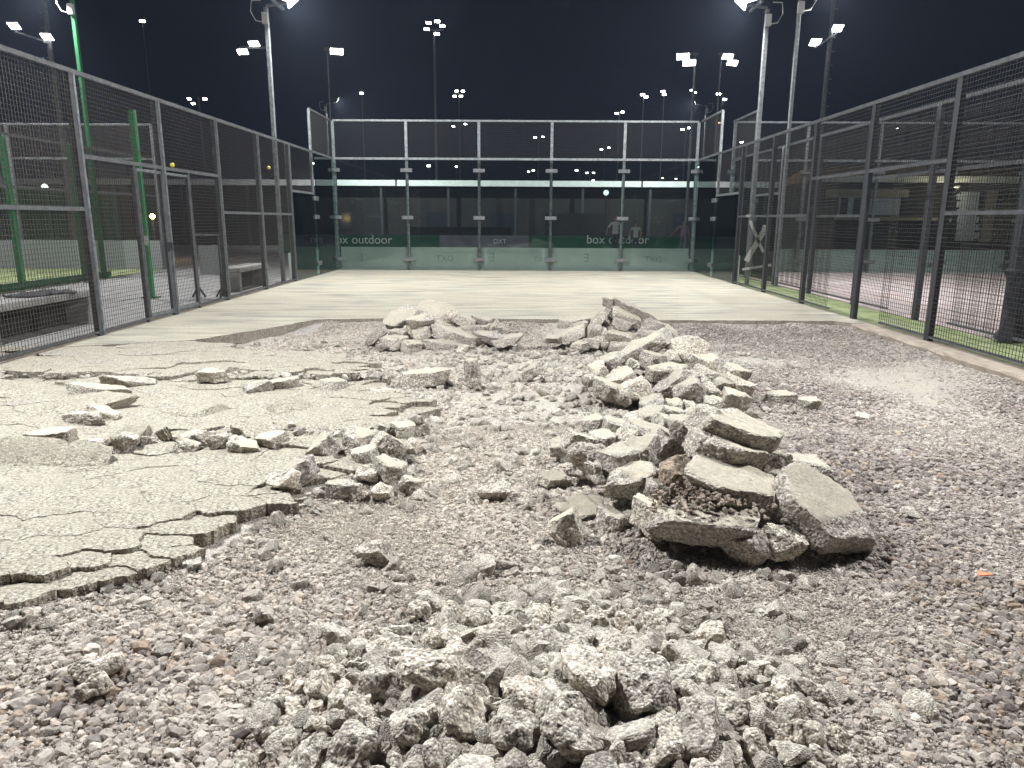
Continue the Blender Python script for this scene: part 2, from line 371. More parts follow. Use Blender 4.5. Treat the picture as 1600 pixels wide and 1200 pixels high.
def ground_bed():
    ys = [0.0]
    while ys[-1] < 9.72: ys.append(ys[-1] + 0.016 + 0.0065 * ys[-1])
    ys[-1] = 9.72; ys = np.array(ys); xs = np.linspace(-4.95, 4.95, 330)
    X, Y = np.meshgrid(xs, ys); Zc = height(X, Y) + 0.016 * (fbm(X * 22, Y * 22, 31, 3) - 0.5) * 1.4
    nx, ny = len(xs), len(ys)
    co = np.stack([X, Y, Zc], -1).reshape(-1, 3)
    idx = np.arange(nx * ny).reshape(ny, nx)
    f = np.stack([idx[:-1, :-1], idx[:-1, 1:], idx[1:, 1:], idx[1:, :-1]], -1).reshape(-1, 4)
    me = bpy.data.meshes.new('gravel_bed'); me.from_pydata(co.tolist(), [], f.tolist())
    a = me.attributes.new('dust', 'FLOAT', 'POINT'); a.data.foreach_set('value', dustf(X, Y).reshape(-1).astype(np.float32))
    me.polygons.foreach_set('use_smooth', [True] * len(me.polygons))
    o = link('ground_bed', me, M_BED); tag(o, 'dusty crushed bed under the loose gravel', None, None, 'structure')
ground_bed()

def sheet(name, x0, y0, x1, y1, z, M, label, th=0.05):
    return tag(MB().box((x0, y0, z - th), (x1, y1, z)).build(name, M), label, None, None, 'structure')
sheet('ground', -150, -40, 150, 170, -0.4, M_ASPHALT, 'dark asphalt ground running out into the night')
sheet('walkway', -9.95, -4, -5.06, 30, -0.03, M_WALK, 'grey concrete walkway between the two courts', 0.3)
sheet('turf_court', -20, 0, -10.0, 19.98, -0.012, M_TURF, 'floodlit green turf court beyond the walkway', 0.3)
sheet('turf_strip', 5.09, -2, 5.96, 20, -0.02, M_TURF, 'green turf strip between the two cages', 0.3)
sheet('court_floor', 6.0, 3.0, 16, 20, -0.01, M_PINKFLOOR, 'pale stripped floor of the neighbouring court', 0.3)
sheet('turf_margin', 5.97, -2, 16, 8.1, -0.004, M_TURF, 'green turf left on the near end of the neighbouring court', 0.3)
sheet('rear_path', -60, 20.15, 60, 46, -0.2, M_WALK, 'paved ground behind the far glass wall', 0.1)

# intact slab of the far half, front edge broken off at the net line
def court_slab():
    rnd = random.Random(4)
    out = [(-5.04, 19.97), (-5.04, 7.2)]
    key = [(-4.4, 7.45), (-3.75, 7.72), (-3.45, 8.3), (-3.1, 8.9), (-2.85, 9.55), (-2.1, 9.68), (0, 9.72), (2.5, 9.7), (4.62, 9.72), (4.78, 9.5), (5.04, 9.45)]
    for (a, b) in zip(key[:-1], key[1:]):
        n = max(2, int(math.dist(a, b) / 0.09))
        for i in range(n):
            t = i / n; out.append((a[0] + (b[0] - a[0]) * t + rnd.uniform(-.02, .02), a[1] + (b[1] - a[1]) * t + rnd.uniform(-.025, .025)))
    out += [(5.04, 9.45), (5.04, 19.97)]
    mb = MB(); n = len(out)
    mb.v = [(x, y, 0) for x, y in out] + [(x + rnd.uniform(-.01, .01), y + 0.02 + rnd.uniform(-.01, .03), -0.14) for x, y in out]
    mb.f = [tuple(range(n))] + [(j, i, n + i, n + j) for i, j in ((k, (k + 1) % n) for k in range(n))]
    me = mb.mesh('court_slab'); me.materials.append(M_SLAB); me.materials.append(M_EDGE)
    for p in me.polygons: p.material_index = 0 if p.index == 0 else 1
    bm = bmesh.new(); bm.from_mesh(me); bmesh.ops.triangulate(bm, faces=[f for f in bm.faces if len(f.verts) > 4]); bmesh.ops.recalc_face_normals(bm, faces=bm.faces[:]); bm.to_mesh(me); bm.free()
    return tag(link('court_slab', me, None), 'pale swept concrete slab on the far half of the court', None, None, 'structure')
SLAB = court_slab()

# broken plates: jagged cells that still lie where they were cast
def plates():
    rnd = random.Random(11)
    ridge = [(-5, 3.2), (-2.9, 3.62), (-2.2, 3.9), (-1.5, 4.05), (-1.0, 3.95), (-0.7, 4.3)]
    ridge2 = [(-5, 5.75), (-3.6, 5.72), (-2.9, 5.9), (-2.2, 5.8), (-1.3, 5.8)]
    def dseg(p, pl):
        best = 9
        for a, b in zip(pl[:-1], pl[1:]):
            ax, ay = a; bx, by = b; t = max(0, min(1, ((p[0] - ax) * (bx - ax) + (p[1] - ay) * (by - ay)) / ((bx - ax) ** 2 + (by - ay) ** 2)))
            best = min(best, math.hypot(p[0] - ax - t * (bx - ax), p[1] - ay - t * (by - ay)))
        return best
    def size(p):
        s = 0.62 if p[1] < 5.5 else 0.72
        if p[1] < 3.0: s = 0.5
        e = min(dseg(p, REGION[5:15]), 2)
        s = min(s, 0.13 + e * 0.6)
        s = min(s, 0.17 + 0.9 * dseg(p, ridge)); s = min(s, 0.26 + 0.9 * dseg(p, ridge2))
        return s
    seeds = []; AN = 0.58
    tries = 0
    while tries < 9000:
        tries += 1
        p = (rnd.uniform(-5.15, 0.4), rnd.uniform(0.4, 8.3)); s = size(p)
        s *= rnd.choice((.32, .5, .75, 1.0, 1.3))
        if all(math.hypot((p[0] - q[0]) * AN, p[1] - q[1]) > 0.5 * (s + q[2]) * 0.8 for q in seeds): seeds.append((p[0], p[1], s))
    S = np.array(seeds); inn = inside(S[:, 0], S[:, 1])
    ekey = {}
    def jag(a, b):
        a = (round(a[0], 3), round(a[1], 3)); b = (round(b[0], 3), round(b[1], 3)); rev = a > b
        k = (b, a) if rev else (a, b)
        if k not in ekey:
            r2 = random.Random(hash(k)); pts = [k[0], k[1]]
            for lev in range(6):
                new = [pts[0]]
                for u, v in zip(pts[:-1], pts[1:]):
                    L = math.dist(u, v)
                    if L > 0.016:
                        dx, dy = v[0] - u[0], v[1] - u[1]; o = r2.uniform(-.15, .15)
                        new.append(((u[0] + v[0]) / 2 - dy * o, (u[1] + v[1]) / 2 + dx * o))
                    new.append(v)
                pts = new
            ekey[k] = pts
        p = ekey[k]; return p[::-1] if rev else p
    made = 0
    for i, (sx, sy, ss) in enumerate(seeds):
        if not inn[i]: continue
        poly = [(sx - 1.5, sy - 1.5), (sx + 1.5, sy - 1.5), (sx + 1.5, sy + 1.5), (sx - 1.5, sy + 1.5)]
        for j in np.argsort(((S[:, 0] - sx) * AN) ** 2 + (S[:, 1] - sy) ** 2)[1:40]:
            qx, qy = S[j, 0], S[j, 1]; mx, my = (sx + qx) / 2, (sy + qy) / 2; nx, ny = (qx - sx) * AN * AN, qy - sy
            out = []
            for k in range(len(poly)):
                a, b = poly[k], poly[(k + 1) % len(poly)]
                da = (a[0] - mx) * nx + (a[1] - my) * ny; db = (b[0] - mx) * nx + (b[1] - my) * ny
                if da <= 0: out.append(a)
                if da * db < 0: t = da / (da - db); out.append((a[0] + (b[0] - a[0]) * t, a[1] + (b[1] - a[1]) * t))
            poly = out
            if len(poly) < 3: break
        if len(poly) < 3: continue
        line = []
        for a, b in zip(poly, poly[1:] + poly[:1]): line += jag(a, b)[:-1]
        cx = sum(p[0] for p in line) / len(line); cy = sum(p[1] for p in line) / len(line)
        dr = dseg((cx, cy), ridge); d2 = dseg((cx, cy), ridge2); up = max(0, 1 - dr / 0.28); up2 = max(0, 1 - d2 / 0.45)
        # the plates lift towards the ridges
        z = -0.005 if cy > 5.75 else -0.028
        z += rnd.uniform(-.003, .003) + up * rnd.uniform(0.0, 0.06) + up2 * rnd.uniform(-0.03, 0.035)
        e = dseg((cx, cy), REGION[5:15])
        if e < 0.3: z -= rnd.uniform(0.0, 0.045) * (1.3 - e / .3)
        tl = 0.004 + up * 0.2 + up2 * 0.07 + (0.05 if e < 0.18 else 0)
        tx, ty = rnd.gauss(0, tl) + up * 0.08, rnd.gauss(0, tl)
        gap = rnd.uniform(0.0, 0.001) + up * 0.007 + up2 * 0.003
        if rnd.random() < 0.15: gap += 0.003
        th = 0.085; bev = 0.0012 + 0.006 * up + 0.003 * up2 + (0.0015 if e < .3 else 0)
        n = len(line); V = []; 
        rings = ((0.0, bev + gap), (-bev, gap), (-0.05, gap + 0.003), (-th, gap + 0.012))
        for zz, ins in rings:
            for (x, y) in line:
                dx, dy = x - cx, y - cy; L = math.hypot(dx, dy) or 1; jit = 0 if zz == 0 else rnd.uniform(-.0025, .0025)
                V.append((dx - dx / L * (ins + jit), dy - dy / L * (ins + jit), zz + (rnd.uniform(-.003, .003) if zz else rnd.uniform(-.0015, .0015))))
        V.append((0, 0, 0.002)); fs = []
        c0 = len(V) - 1
        for k in range(n): fs.append((k, (k + 1) % n, c0))
        for r in range(3):
            for k in range(n):
                a, b = r * n + k, r * n + (k + 1) % n; fs.append((a + n, b + n, b, a))
        me = bpy.data.meshes.new('slab_piece'); me.from_pydata(V, [], fs); me.materials.append(M_PLATE); me.materials.append(M_EDGE)
        mi = [0] * n + [0] * n + [1] * (2 * n); me.polygons.foreach_set('material_index', mi); me.update()
        o = link('slab_piece', me, None, SLAB, (cx, cy, z), (tx, ty, 0)); made += 1
    return made
N_PLATES = plates()

# ------------------------------------------------------------------ rubble
ICO = {}
def ico(sub):
    if sub not in ICO:
        bm = bmesh.new(); bmesh.ops.create_icosphere(bm, subdivisions=sub, radius=1.0)
        v = np.array([x.co[:] for x in bm.verts]); v /= np.linalg.norm(v, axis=1)[:, None]
        f = [tuple(x.index for x in q.verts) for q in bm.faces]; bm.free(); ICO[sub] = (v, f)
    return ICO[sub]
def rock_mesh(seed, L, W, T, slab, sub=4, rough=1.0, M=None):
    rnd = random.Random(seed); dirs, faces = ico(sub); pl = []
    if slab:
        pl += [((0, 0, 1), 1.0, 1), ((0, 0, -1), 1.0, 2)]
        k = rnd.choice((4, 5, 5, 6, 7)); a0 = rnd.uniform(0, 6.28)
        for i in range(k):
            a = a0 + 6.283 * (i + rnd.uniform(-.28, .28)) / k; tz = rnd.uniform(-.22, .22)
            pl.append(((math.cos(a), math.sin(a), tz), rnd.uniform(0.78, 1.0), 0))
        if rnd.random() < 0.7: pl.append(((rnd.uniform(-.7, .7), rnd.uniform(-.7, .7), 0.8), rnd.uniform(0.95, 1.1), 0))
    else:
        for i in range(rnd.randint(7, 11)):
            v = Vector((rnd.gauss(0, 1), rnd.gauss(0, 1), rnd.gauss(0, 1))).normalized(); pl.append((tuple(v), rnd.uniform(0.55, 1.0), 0))
    N = np.array([p[0] for p in pl]); N /= np.linalg.norm(N, axis=1)[:, None]; D = np.array([p[1] for p in pl]); K = np.array([p[2] for p in pl])
    dt = dirs @ N.T; r = np.where(dt > 1e-3, D / np.maximum(dt, 1e-3), 1e9)
    # soften the crease between faces
    rr = (np.sum(np.minimum(r, 8) ** -34.0, axis=1)) ** (-1 / 34.0); wi = np.argmin(r, axis=1)
    P = dirs * np.minimum(rr, 1.5 if slab else 1.25)[:, None] * np.array([L / 2, W / 2, T / 2])
    kind = K[wi]; off = Vector((seed * 1.37 % 97, seed * 2.11 % 83, seed * 0.77 % 71)); amp = min(L, W, T * 2.2) * 0.5 * rough
    Q = np.empty_like(P)
    for i in range(len(P)):
        p = Vector(P[i]); flat = 0.25 if kind[i] == 1 else 1.0
        a = mnoise.noise(p * (2.2 / max(amp, .05)) * 0.35 + off); b = mnoise.noise(p * 16 + off) ; c = mnoise.noise(p * 42 + off)
        d = (0.15 * amp * a * (0.3 if kind[i] else 1.0) + flat * (0.011 * b + 0.0085 * c) * rough) 
        Q[i] = P[i] + np.array((dirs[i] / np.array([L, W, T]) * min(L, W, T))) * d * 1.6
    me = bpy.data.meshes.new('rubble'); me.from_pydata(Q.tolist(), [], faces)
    at = me.attributes.new('smooth_face', 'FLOAT', 'POINT'); at.data.foreach_set('value', (kind == 1).astype(np.float32))
    me.polygons.foreach_set('use_smooth', [True] * len(me.polygons)); me.update(); me.set_sharp_from_angle(angle=rad(32)); me.materials.append(M or (M_CHUNK if slab else M_LUMP)); me.update()
    return me

CHUNKS = []; _seed = [100]
# height of a piece's middle above the court level, by its row in the heap
ZOF = {'right stack': lambda py: -0.075 + max(0, 860 - py) * 0.00155 if py > 700 else 0.13 + (700 - py) * 0.0008, 'middle heap': lambda py: -0.06 + (637 - py) * 0.0034, 'broken slab edge': lambda py: -0.012, 'loose ground': lambda py: -0.085}
Z_FIX = {(1146, 672): .35, (1130, 703): .27, (1150, 757): .16, (1112, 806): .045, (1200, 801): .03, (1284, 797): .06, (1158, 849): -.045, (1219, 855): -.045, (1060, 737): .14, (1071, 684): .2,
         (884, 828): -.06, (910, 797): -.09, (954, 815): -.08, (1254, 730): -.03, (1198, 724): .17, (1199, 741): .13, (740, 583): .03, (668, 589): -.04, (834, 579): -.02, (78, 684): .03, (332, 587): .035, (590, 862): -.06,
         (560, 690): -.01, (608, 700): -.02, (572, 718): -.04, (612, 736): -.06, (570, 742): -.05, (533, 764): -.07, (628, 672): -.03, (600, 768): -.08, (645, 700): -.07, (640, 760): -.08, (600, 612): -.05, (415, 560): -.05}
def size_word(L): return 'huge' if L > .5 else 'large' if L > .33 else 'mid-sized' if L > .2 else 'small'
def chunk(px, py, Y, wpx, W=None, T=0.12, roll=0, pitch=0, yaw=0, slab=True, heap='', group='', sub=4, label=None, L=None, z=None, M=None, name=None):
    zf = ZOF.get(heap); z = Z_FIX.get((px, py), z)
    if z is None and zf: z = zf(py)
    p = PY(px, py, Y) if z is None else PZ(px, py, z)
    dist = (p - CAM).length; L = L or wpx * dist / F_PX; W = W or L * 0.6
    _seed[0] += 1
    me = rock_mesh(_seed[0], L * 1.06, W, T, slab, sub, 1.0, M)
    o = link(name or ('slab_fragment' if slab else 'concrete_lump'), me, None)
    o.location = p
    o.rotation_euler = (Matrix.Rotation(rad(yaw), 3, 'Z') @ Matrix.Rotation(rad(pitch), 3, 'X') @ Matrix.Rotation(rad(-roll), 3, 'Y')).to_euler()
    # let it rest on or in the bed, never hover
    CHUNKS.append(dict(o=o, px=px, py=py, L=L, T=T, roll=roll, slab=slab, heap=heap, group=group, label=label))
    return o

# heap by the camera's right: big slab pieces stacked
HD = dict(heap='right stack', group='pieces of the right stack')
chunk(1146, 672, 4.05, 140, .30, .12, -18, 8, -6, sub=5, label='longest slab piece, topmost of the stacked heap on the right', **HD)
chunk(1130, 703, 3.72, 106, .26, .13, -17, 6, 4, sub=5, label='thick slab piece second from the top of the right stacked heap', **HD)
chunk(1150, 757, 3.32, 128, .36, .11, -14, 12, -5, sub=5, label='slab piece with a dusty flat top at the middle of the right stacked heap', **HD)
chunk(1112, 806, 2.95, 140, .36, .13, 2, 8, 24, sub=5, label='wide slab piece with dark gravel on top, overhanging the front of the right heap', **HD)
chunk(1200, 801, 2.82, 62, .24, .17, -25, 10, 30, sub=4, label='pale wedge between the wide slab and the big leaning slab', **HD)
chunk(1284, 797, 3.0, 150, .50, .15, -24, 22, -12, sub=5, label='biggest slab piece, leaning at the right end of the stacked heap', **HD)
chunk(1158, 849, 2.5, 62, .22, .15, 5, 0, 20, False, sub=4, label='pale blocky lump at the foot of the right heap, left of its twin', **HD)
chunk(1219, 855, 2.47, 68, .22, .15, -4, 0, -10, False, sub=4, label='pale blocky lump at the foot of the right heap, under the leaning slab', **HD)
chunk(1060, 737, 3.2, 68, .27, .24, 0, 0, 15, False, sub=4, M=M_BROWN, label='dark brown lump of stuck gravel on the right heap', **HD)
for a in [(991, 749, 3.25, 76, .22, .13, 15, 10, 10), (997, 711, 3.55, 62, .22, .12, 32, 10, 0), (1012, 684, 3.8, 88, .26, .13, -20, 10, 5), (1044, 664, 4.1, 36, .2, .1, -20, 0, 20),
          (960, 722, 3.55, 55, .25, .16, 10, 0, 40), (915, 714, 3.7, 46, .2, .14, 0, 0, 0), (932, 741, 3.4, 34, .15, .13, 0, 0, 30), (1023, 771, 3.1, 42, .18, .14, -15, 5, 0),
          (1016, 806, 2.85, 62, .25, .14, -20, 5, 30), (1198, 724, 3.7, 50, .25, .16, -10, 0, 10), (1199, 741, 3.45, 50, .2, .09, 12, 5, 0), (1254, 730, 3.6, 62, .24, .12, -4, 0, 0),
          (954, 815, 2.75, 46, .2, .12, -5, 5, 20), (910, 797, 2.85, 60, .24, .06, 8, 4, 15), (1035, 700, 3.7, 45, .2, .18, 40, 0, 20), (985, 690, 4.0, 42, .2, .14, 0, 0, 0),
          (940, 690, 4.1, 40, .2, .1, 10, 0, 0), (905, 690, 4.2, 36, .2, .1, -15, 0, 30), (1085, 815, 2.9, 50, .2, .12, 0, 0, 0)]:
    chunk(*a, slab=a[6] != 0, **HD)
for a in [(925, 662, 4, 34, .18, .1, 12), (962, 670, 4, 46, .2, .12, -14), (988, 655, 4, 30, .16, .1, 0), (1016, 652, 4, 40, .2, .11, 20), (1050, 648, 4, 36, .2, .1, -12), (1085, 652, 4, 34, .18, .1, 10), (900, 735, 4, 34, .15, .1, 0), (872, 700, 4, 30, .14, .08, 15)]:
    chunk(*a, yaw=a[0] % 40, slab=a[6] != 0, z=-.03, **HD)
chunk(1071, 684, 3.85, 30, .2, .27, 14, 0, 10, sub=4, label='upright slab piece wedged behind the stack on the right', **HD)
chunk(884, 828, 2.62, 46, .09, .15, 28, -10, 10, sub=4, label='pointed grey shard standing in front of the right heap', **HD)

HC = dict(heap='middle heap', group='pieces of the middle heap behind the stack')
chunk(998, 547, 6.9, 94, .26, .13, 33, 6, 0, sub=5, label='long slab piece slanting up across the middle heap', **HC)
chunk(1077, 557, 6.6, 56, .36, .3, 0, 0, 0, False, label='round lump crusted with gravel at the top of the middle heap', **HC)
chunk(1050, 602, 5.65, 74, .2, .13, 36, 5, 10, label='long pale slab piece tilted on the front of the middle heap', **HC)
for a in [(1021, 566, 6.6, 40, .22, .16, -10), (986, 572, 6.5, 20, .12, .1, 0), (971, 591, 6.1, 52, .24, .12, 15), (1039, 582, 6.2, 56, .25, .13, 5), (998, 609, 5.6, 54, .3, .22, 0),
          (1076, 613, 5.5, 48, .25, .2, 20), (1106, 591, 5.9, 50, .25, .15, -25), (1111, 614, 5.5, 32, .2, .15, 0), (1146, 624, 5.25, 44, .22, .15, -10), (1115, 633, 5.05, 35, .16, .12, -3),
          (1154, 604, 5.6, 46, .25, .13, -20), (1019, 634, 5.1, 38, .2, .12, 18), (1055, 636, 5.05, 30, .18, .12, 10), (1078, 637, 5.0, 24, .15, .12, 0), (1145, 584, 6.1, 42, .22, .14, -15),
          (947, 609, 5.7, 46, .25, .15, -20), (922, 598, 5.9, 20, .12, .14, 0), (971, 618, 5.4, 26, .2, .14, 40), (935, 580, 6.3, 32, .2, .12, 25), (960, 566, 6.7, 40, .22, .14, 20),
          (1100, 570, 6.4, 36, .22, .16, -10), (1045, 560, 6.8, 34, .2, .15, 0), (1130, 605, 5.6, 30, .18, .14, -12), (1060, 590, 6.0, 36, .2, .14, 0)]:
    chunk(*a, pitch=6, yaw=(a[0] * 7) % 50 - 25, slab=a[6] != 0, sub=3 if a[3] < 35 else 4, **HC)
HB = dict(heap='far right heap', group='pieces of the far heap right of centre')
chunk(955, 473, 8.3, 24, .2, .12, -10, 0, 0, label='small block perched on top of the far right heap', **HB)
chunk(989, 485, 8.25, 58, .3, .12, -24, 4, 0, label='long slab piece sloping down under the perched block', **HB)
for a in [(978, 495, 8.1, 48, .3, .12, -25), (974, 505, 8.0, 38, .3, .12, -15), (949, 500, 8.1, 24, .25, .2, 55), (933, 502, 8.0, 36, .22, .12, 58), (897, 503, 8.2, 46, .25, .1, 6), (902, 510, 8.1, 30, .25, .12, 8),
          (890, 523, 7.9, 52, .3, .1, 20), (924, 521, 7.9, 34, .22, .12, 65), (940, 521, 7.9, 20, .2, .14, 0), (958, 514, 8.0, 24, .22, .12, 15), (971, 527, 7.8, 48, .3, .12, -8), (969, 539, 7.7, 40, .25, .1, 3),
          (1007, 512, 8.1, 42, .3, .12, -8), (1025, 508, 8.2, 48, .3, .12, -22), (1046, 520, 8.1, 30, .25, .1, -42), (1010, 523, 7.9, 32, .25, .12, -6), (998, 530, 7.7, 18, .12, .18, 70), (1037, 529, 7.9, 28, .25, .12, -10),
          (906, 541, 7.6, 26, .2, .1, 4), (940, 534, 7.7, 20, .18, .14, 0), (868, 528, 7.9, 32, .25, .08, 10), (955, 490, 8.3, 26, .25, .14, -20), (925, 535, 7.7, 26, .2, .1, -5)]:
    chunk(*a, pitch=5, yaw=(a[0] * 7) % 40 - 20, slab=a[6] != 0, sub=4, **HB)
HA = dict(heap='far left heap', group='pieces of the far heap left of centre')
chunk(628, 495, 8.35, 62, .45, .1, 20, 22, 10, label='flat slab piece tilted up at the back left of the far left heap', **HA)
chunk(680, 492, 8.4, 74, .4, .12, -8, 30, -10, label='broad slab piece at the top of the far left heap', **HA)
chunk(714, 524, 7.95, 88, .3, .13, -14, 10, 0, label='long ragged slab piece sloping right on the far left heap', **HA)
chunk(701, 541, 7.75, 86, .25, .11, -7, 6, 0, label='long flat slab piece at the front foot of the far left heap', **HA)
for a in [(657, 502, 8.15, 46, .3, .12, 6), (589, 525, 8.0, 46, .25, .1, 36), (617, 534, 7.8, 46, .3, .13, 0.5), (644, 541, 7.7, 28, .2, .12, -8), (661, 523, 7.95, 30, .25, .1, 32), (622, 521, 8.0, 25, .2, .1, 2),
          (729, 502, 8.2, 30, .25, .12, -20), (753, 502, 8.3, 32, .25, .1, -15), (739, 515, 8.1, 36, .25, .12, 2), (706, 494, 8.3, 18, .2, .14, 0), (776, 515, 8.1, 20, .15, .16, 55), (766, 527, 7.9, 40, .25, .1, -5),
          (791, 532, 7.8, 50, .3, .08, 10), (638, 519, 8.05, 14, .15, .14, 0), (760, 515, 8.15, 18, .2, .12, 10), (690, 512, 8.2, 40, .3, .14, -12), (600, 540, 7.75, 26, .2, .08, 20), (720, 545, 7.65, 24, .2, .1, 0)]:
    chunk(*a, pitch=6, yaw=(a[0] * 7) % 40 - 20, slab=a[6] != 0, sub=4, **HA)

# pieces lying singly or on the edge of the cracked slab
HS = dict(heap='loose ground', group='single broken pieces lying about')
for a, kw, lab in [
    ((740, 583, 6.35, 22, .12, .26, 5), {}, 'upright pointed shard standing on the rubble left of centre'),
    ((668, 589, 6.3, 78, .3, .13, 6), {}, 'long slab piece lying left of the upright shard'),
    ((834, 579, 6.5, 34, .15, .1, 36), {}, 'thin shard tipped up on the rubble between the middle heap and the upright shard'),
    ((1218, 621, 5.35, 46, .2, .09, 2), {}, 'flat oval piece lying alone on the dark gravel right of the middle heap'),
    ((1262, 632, 5.1, 26, .15, .1, 0), {}, 'small lump lying alone on the dark gravel beyond the flat oval piece'),
    ((78, 684, 4.0, 64, .2, .1, 4), {}, 'dark rough block resting on top of the cracked slab at the far left'),
    ((332, 587, 5.9, 36, .2, .1, 0), {}, 'grey crumbly block lying on the smooth beige slab'),
    ((590, 862, 2.45, 56, .16, .12, -15), dict(slab=False), 'whitish rounded lump in the fine gravel below the slab edge'),
    ((150, 1048, 1.45, 52, .14, .08, 10), dict(slab=False), 'grey lump in the brown stones at the bottom left'),
    ((146, 1074, 1.32, 34, .07, .06, 0), dict(slab=False), 'small pale lump in front of the grey lump at the bottom left'),
    ((1108, 1000, 1.6, 46, .12, .1, 20), dict(slab=False), 'pale lump at the upper right edge of the foreground heap'),
    ((775, 765, 3.25, 46, .16, .07, 0), dict(slab=False), 'low pale lump in the middle of the trough'),
    ((865, 748, 3.45, 40, .2, .05, 0), {}, 'flat beige flake at the left foot of the right heap'),
    ((930, 795, 2.95, 62, .26, .05, 6), {}, 'flat beige slab half buried in front of the right heap')]:
    chunk(*a, label=lab, **{**HS, **kw})
HE = dict(heap='broken slab edge', group='loose blocks along the broken slab edge')
for a in [(52, 716, 3.6, 120, .26, .09, 3, 38, 6), (128, 716, 3.6, 78, .24, .09, -4, 34, -8), (195, 690, 4.0, 70, .2, .09, 20, 25, 14), (455, 640, 5.0, 62, .3, .08, -8, 24, 25), (300, 640, 5, 80, .3, .08, 4, 10, -20), (105, 640, 5, 120, .3, .09, 6, 16, 10), (30, 615, 5.4, 110, .3, .1, -8, 14, -6)]:
    chunk(*a, sub=4, z=-0.03 if a[1] < 660 else -0.01, M=M_PLATE, **HE)
for a in [(343, 694, 4.15, 32, .15, .12, 20), (378, 700, 4.1, 42, .16, .1, -15), (306, 688, 4.2, 34, .16, .12, 10), (290, 700, 4.05, 30, .12, .1, -25), (425, 690, 4.2, 40, .2, .1, 5), (560, 690, 4.2, 44, .22, .14, -15),
          (608, 700, 4.1, 52, .24, .15, -35), (572, 718, 3.9, 40, .2, .14, 10), (612, 736, 3.7, 44, .22, .13, -20), (570, 742, 3.6, 32, .16, .13, 0), (533, 764, 3.4, 58, .16, .08, 6), (628, 672, 4.5, 40, .2, .1, -8),
          (600, 768, 3.3, 34, .16, .1, 0), (505, 700, 4.05, 44, .2, .13, 35), (470, 735, 3.75, 50, .2, .12, 25), (445, 752, 3.55, 40, .18, .1, 0), (645, 700, 4.05, 24, .14, .1, 0), (640, 760, 3.4, 28, .12, .1, -20),
          (415, 560, 7.0, 30, .2, .08, 10), (445, 600, 5.9, 46, .25, .1, 5), (520, 602, 5.85, 40, .25, .1, -5), (400, 606, 5.7, 36, .22, .1, 12), (600, 612, 5.6, 40, .2, .1, 0), (205, 598, 5.85, 60, .2, .1, -10),
          (150, 612, 5.55, 70, .22, .1, -6), (130, 655, 4.6, 60, .16, .1, 8), (165, 650, 4.7, 46, .16, .1, -15), (230, 690, 4.1, 34, .14, .1, 15), (195, 698, 4.05, 40, .15, .12, 60), (150, 705, 3.85, 34, .14, .12, 70)]:
    chunk(*a, pitch=-4, yaw=(a[0] * 7) % 60 - 30, slab=a[6] != 0, sub=3 if a[3] < 36 else 4, **HE)

# foreground heap of crumbled lumps
def foreground():
    rnd = random.Random(77); spots = []
    fixed = [(700, 1085, .24), (930, 1100, .26), (826, 1110, .17), (992, 1118, .2), (640, 1150, .17), (735, 1140, .16), (600, 1075, .13), (860, 1035, .15), (1050, 1075, .15), (1085, 1150, .19), (905, 1170, .18), (800, 1170, .15),
             (560, 1110, .13), (690, 1000, .13), (960, 1040, .14), (780, 1045, .12), (1030, 1170, .17), (560, 1175, .15), (745, 970, .11), (840, 955, .11), (880, 985, .1), (660, 935, .11), (1130, 1120, .12), (610, 1010, .14)]
    for px, py, s in fixed:
        p = PZ(px, py, -0.04); spots.append((p.x, p.y, s * .95))
    tries = 0
    while len(spots) < 225 and tries < 40000:
        tries += 1
        x = rnd.uniform(-0.95, 1.25); y = rnd.uniform(0.85, 2.1)
        q = ((x - 0.12) / 0.8) ** 2 + ((y - 1.2) / 0.68) ** 2
        if q > 1 + rnd.uniform(-.35, .25): continue
        s = rnd.choice((.055, .065, .075, .09, .105, .12)) * (1.15 - 0.35 * q)
        if all(math.hypot(x - a, y - b) > 0.44 * (s + t) for a, b, t in spots): spots.append((x, y, s))
    for k, (x, y, s) in enumerate(spots):
        _seed[0] += 1
        q = ((x - 0.12) / 0.8) ** 2 + ((y - 1.2) / 0.68) ** 2
        L = s * rnd.uniform(1.0, 1.25); W = s * rnd.uniform(.75, 1.0); T = s * rnd.uniform(.6, .85)
        me = rock_mesh(_seed[0], L, W, T, False, 4 if s > .07 else 3, 1.0)
        o = link('concrete_lump', me, None, None, (x, y, H(x, y) + T * (0.36 if s < .1 else 0.4)), (rnd.uniform(-.5, .5), rnd.uniform(-.5, .5), rnd.uniform(0, 6.28)))
        CHUNKS.append(dict(o=o, px=(x - 0.1) * 450, py=-y * 300, L=L, T=T, roll=0, slab=False, heap='foreground heap', group='crumbled lumps of the foreground heap', label=None))
foreground()

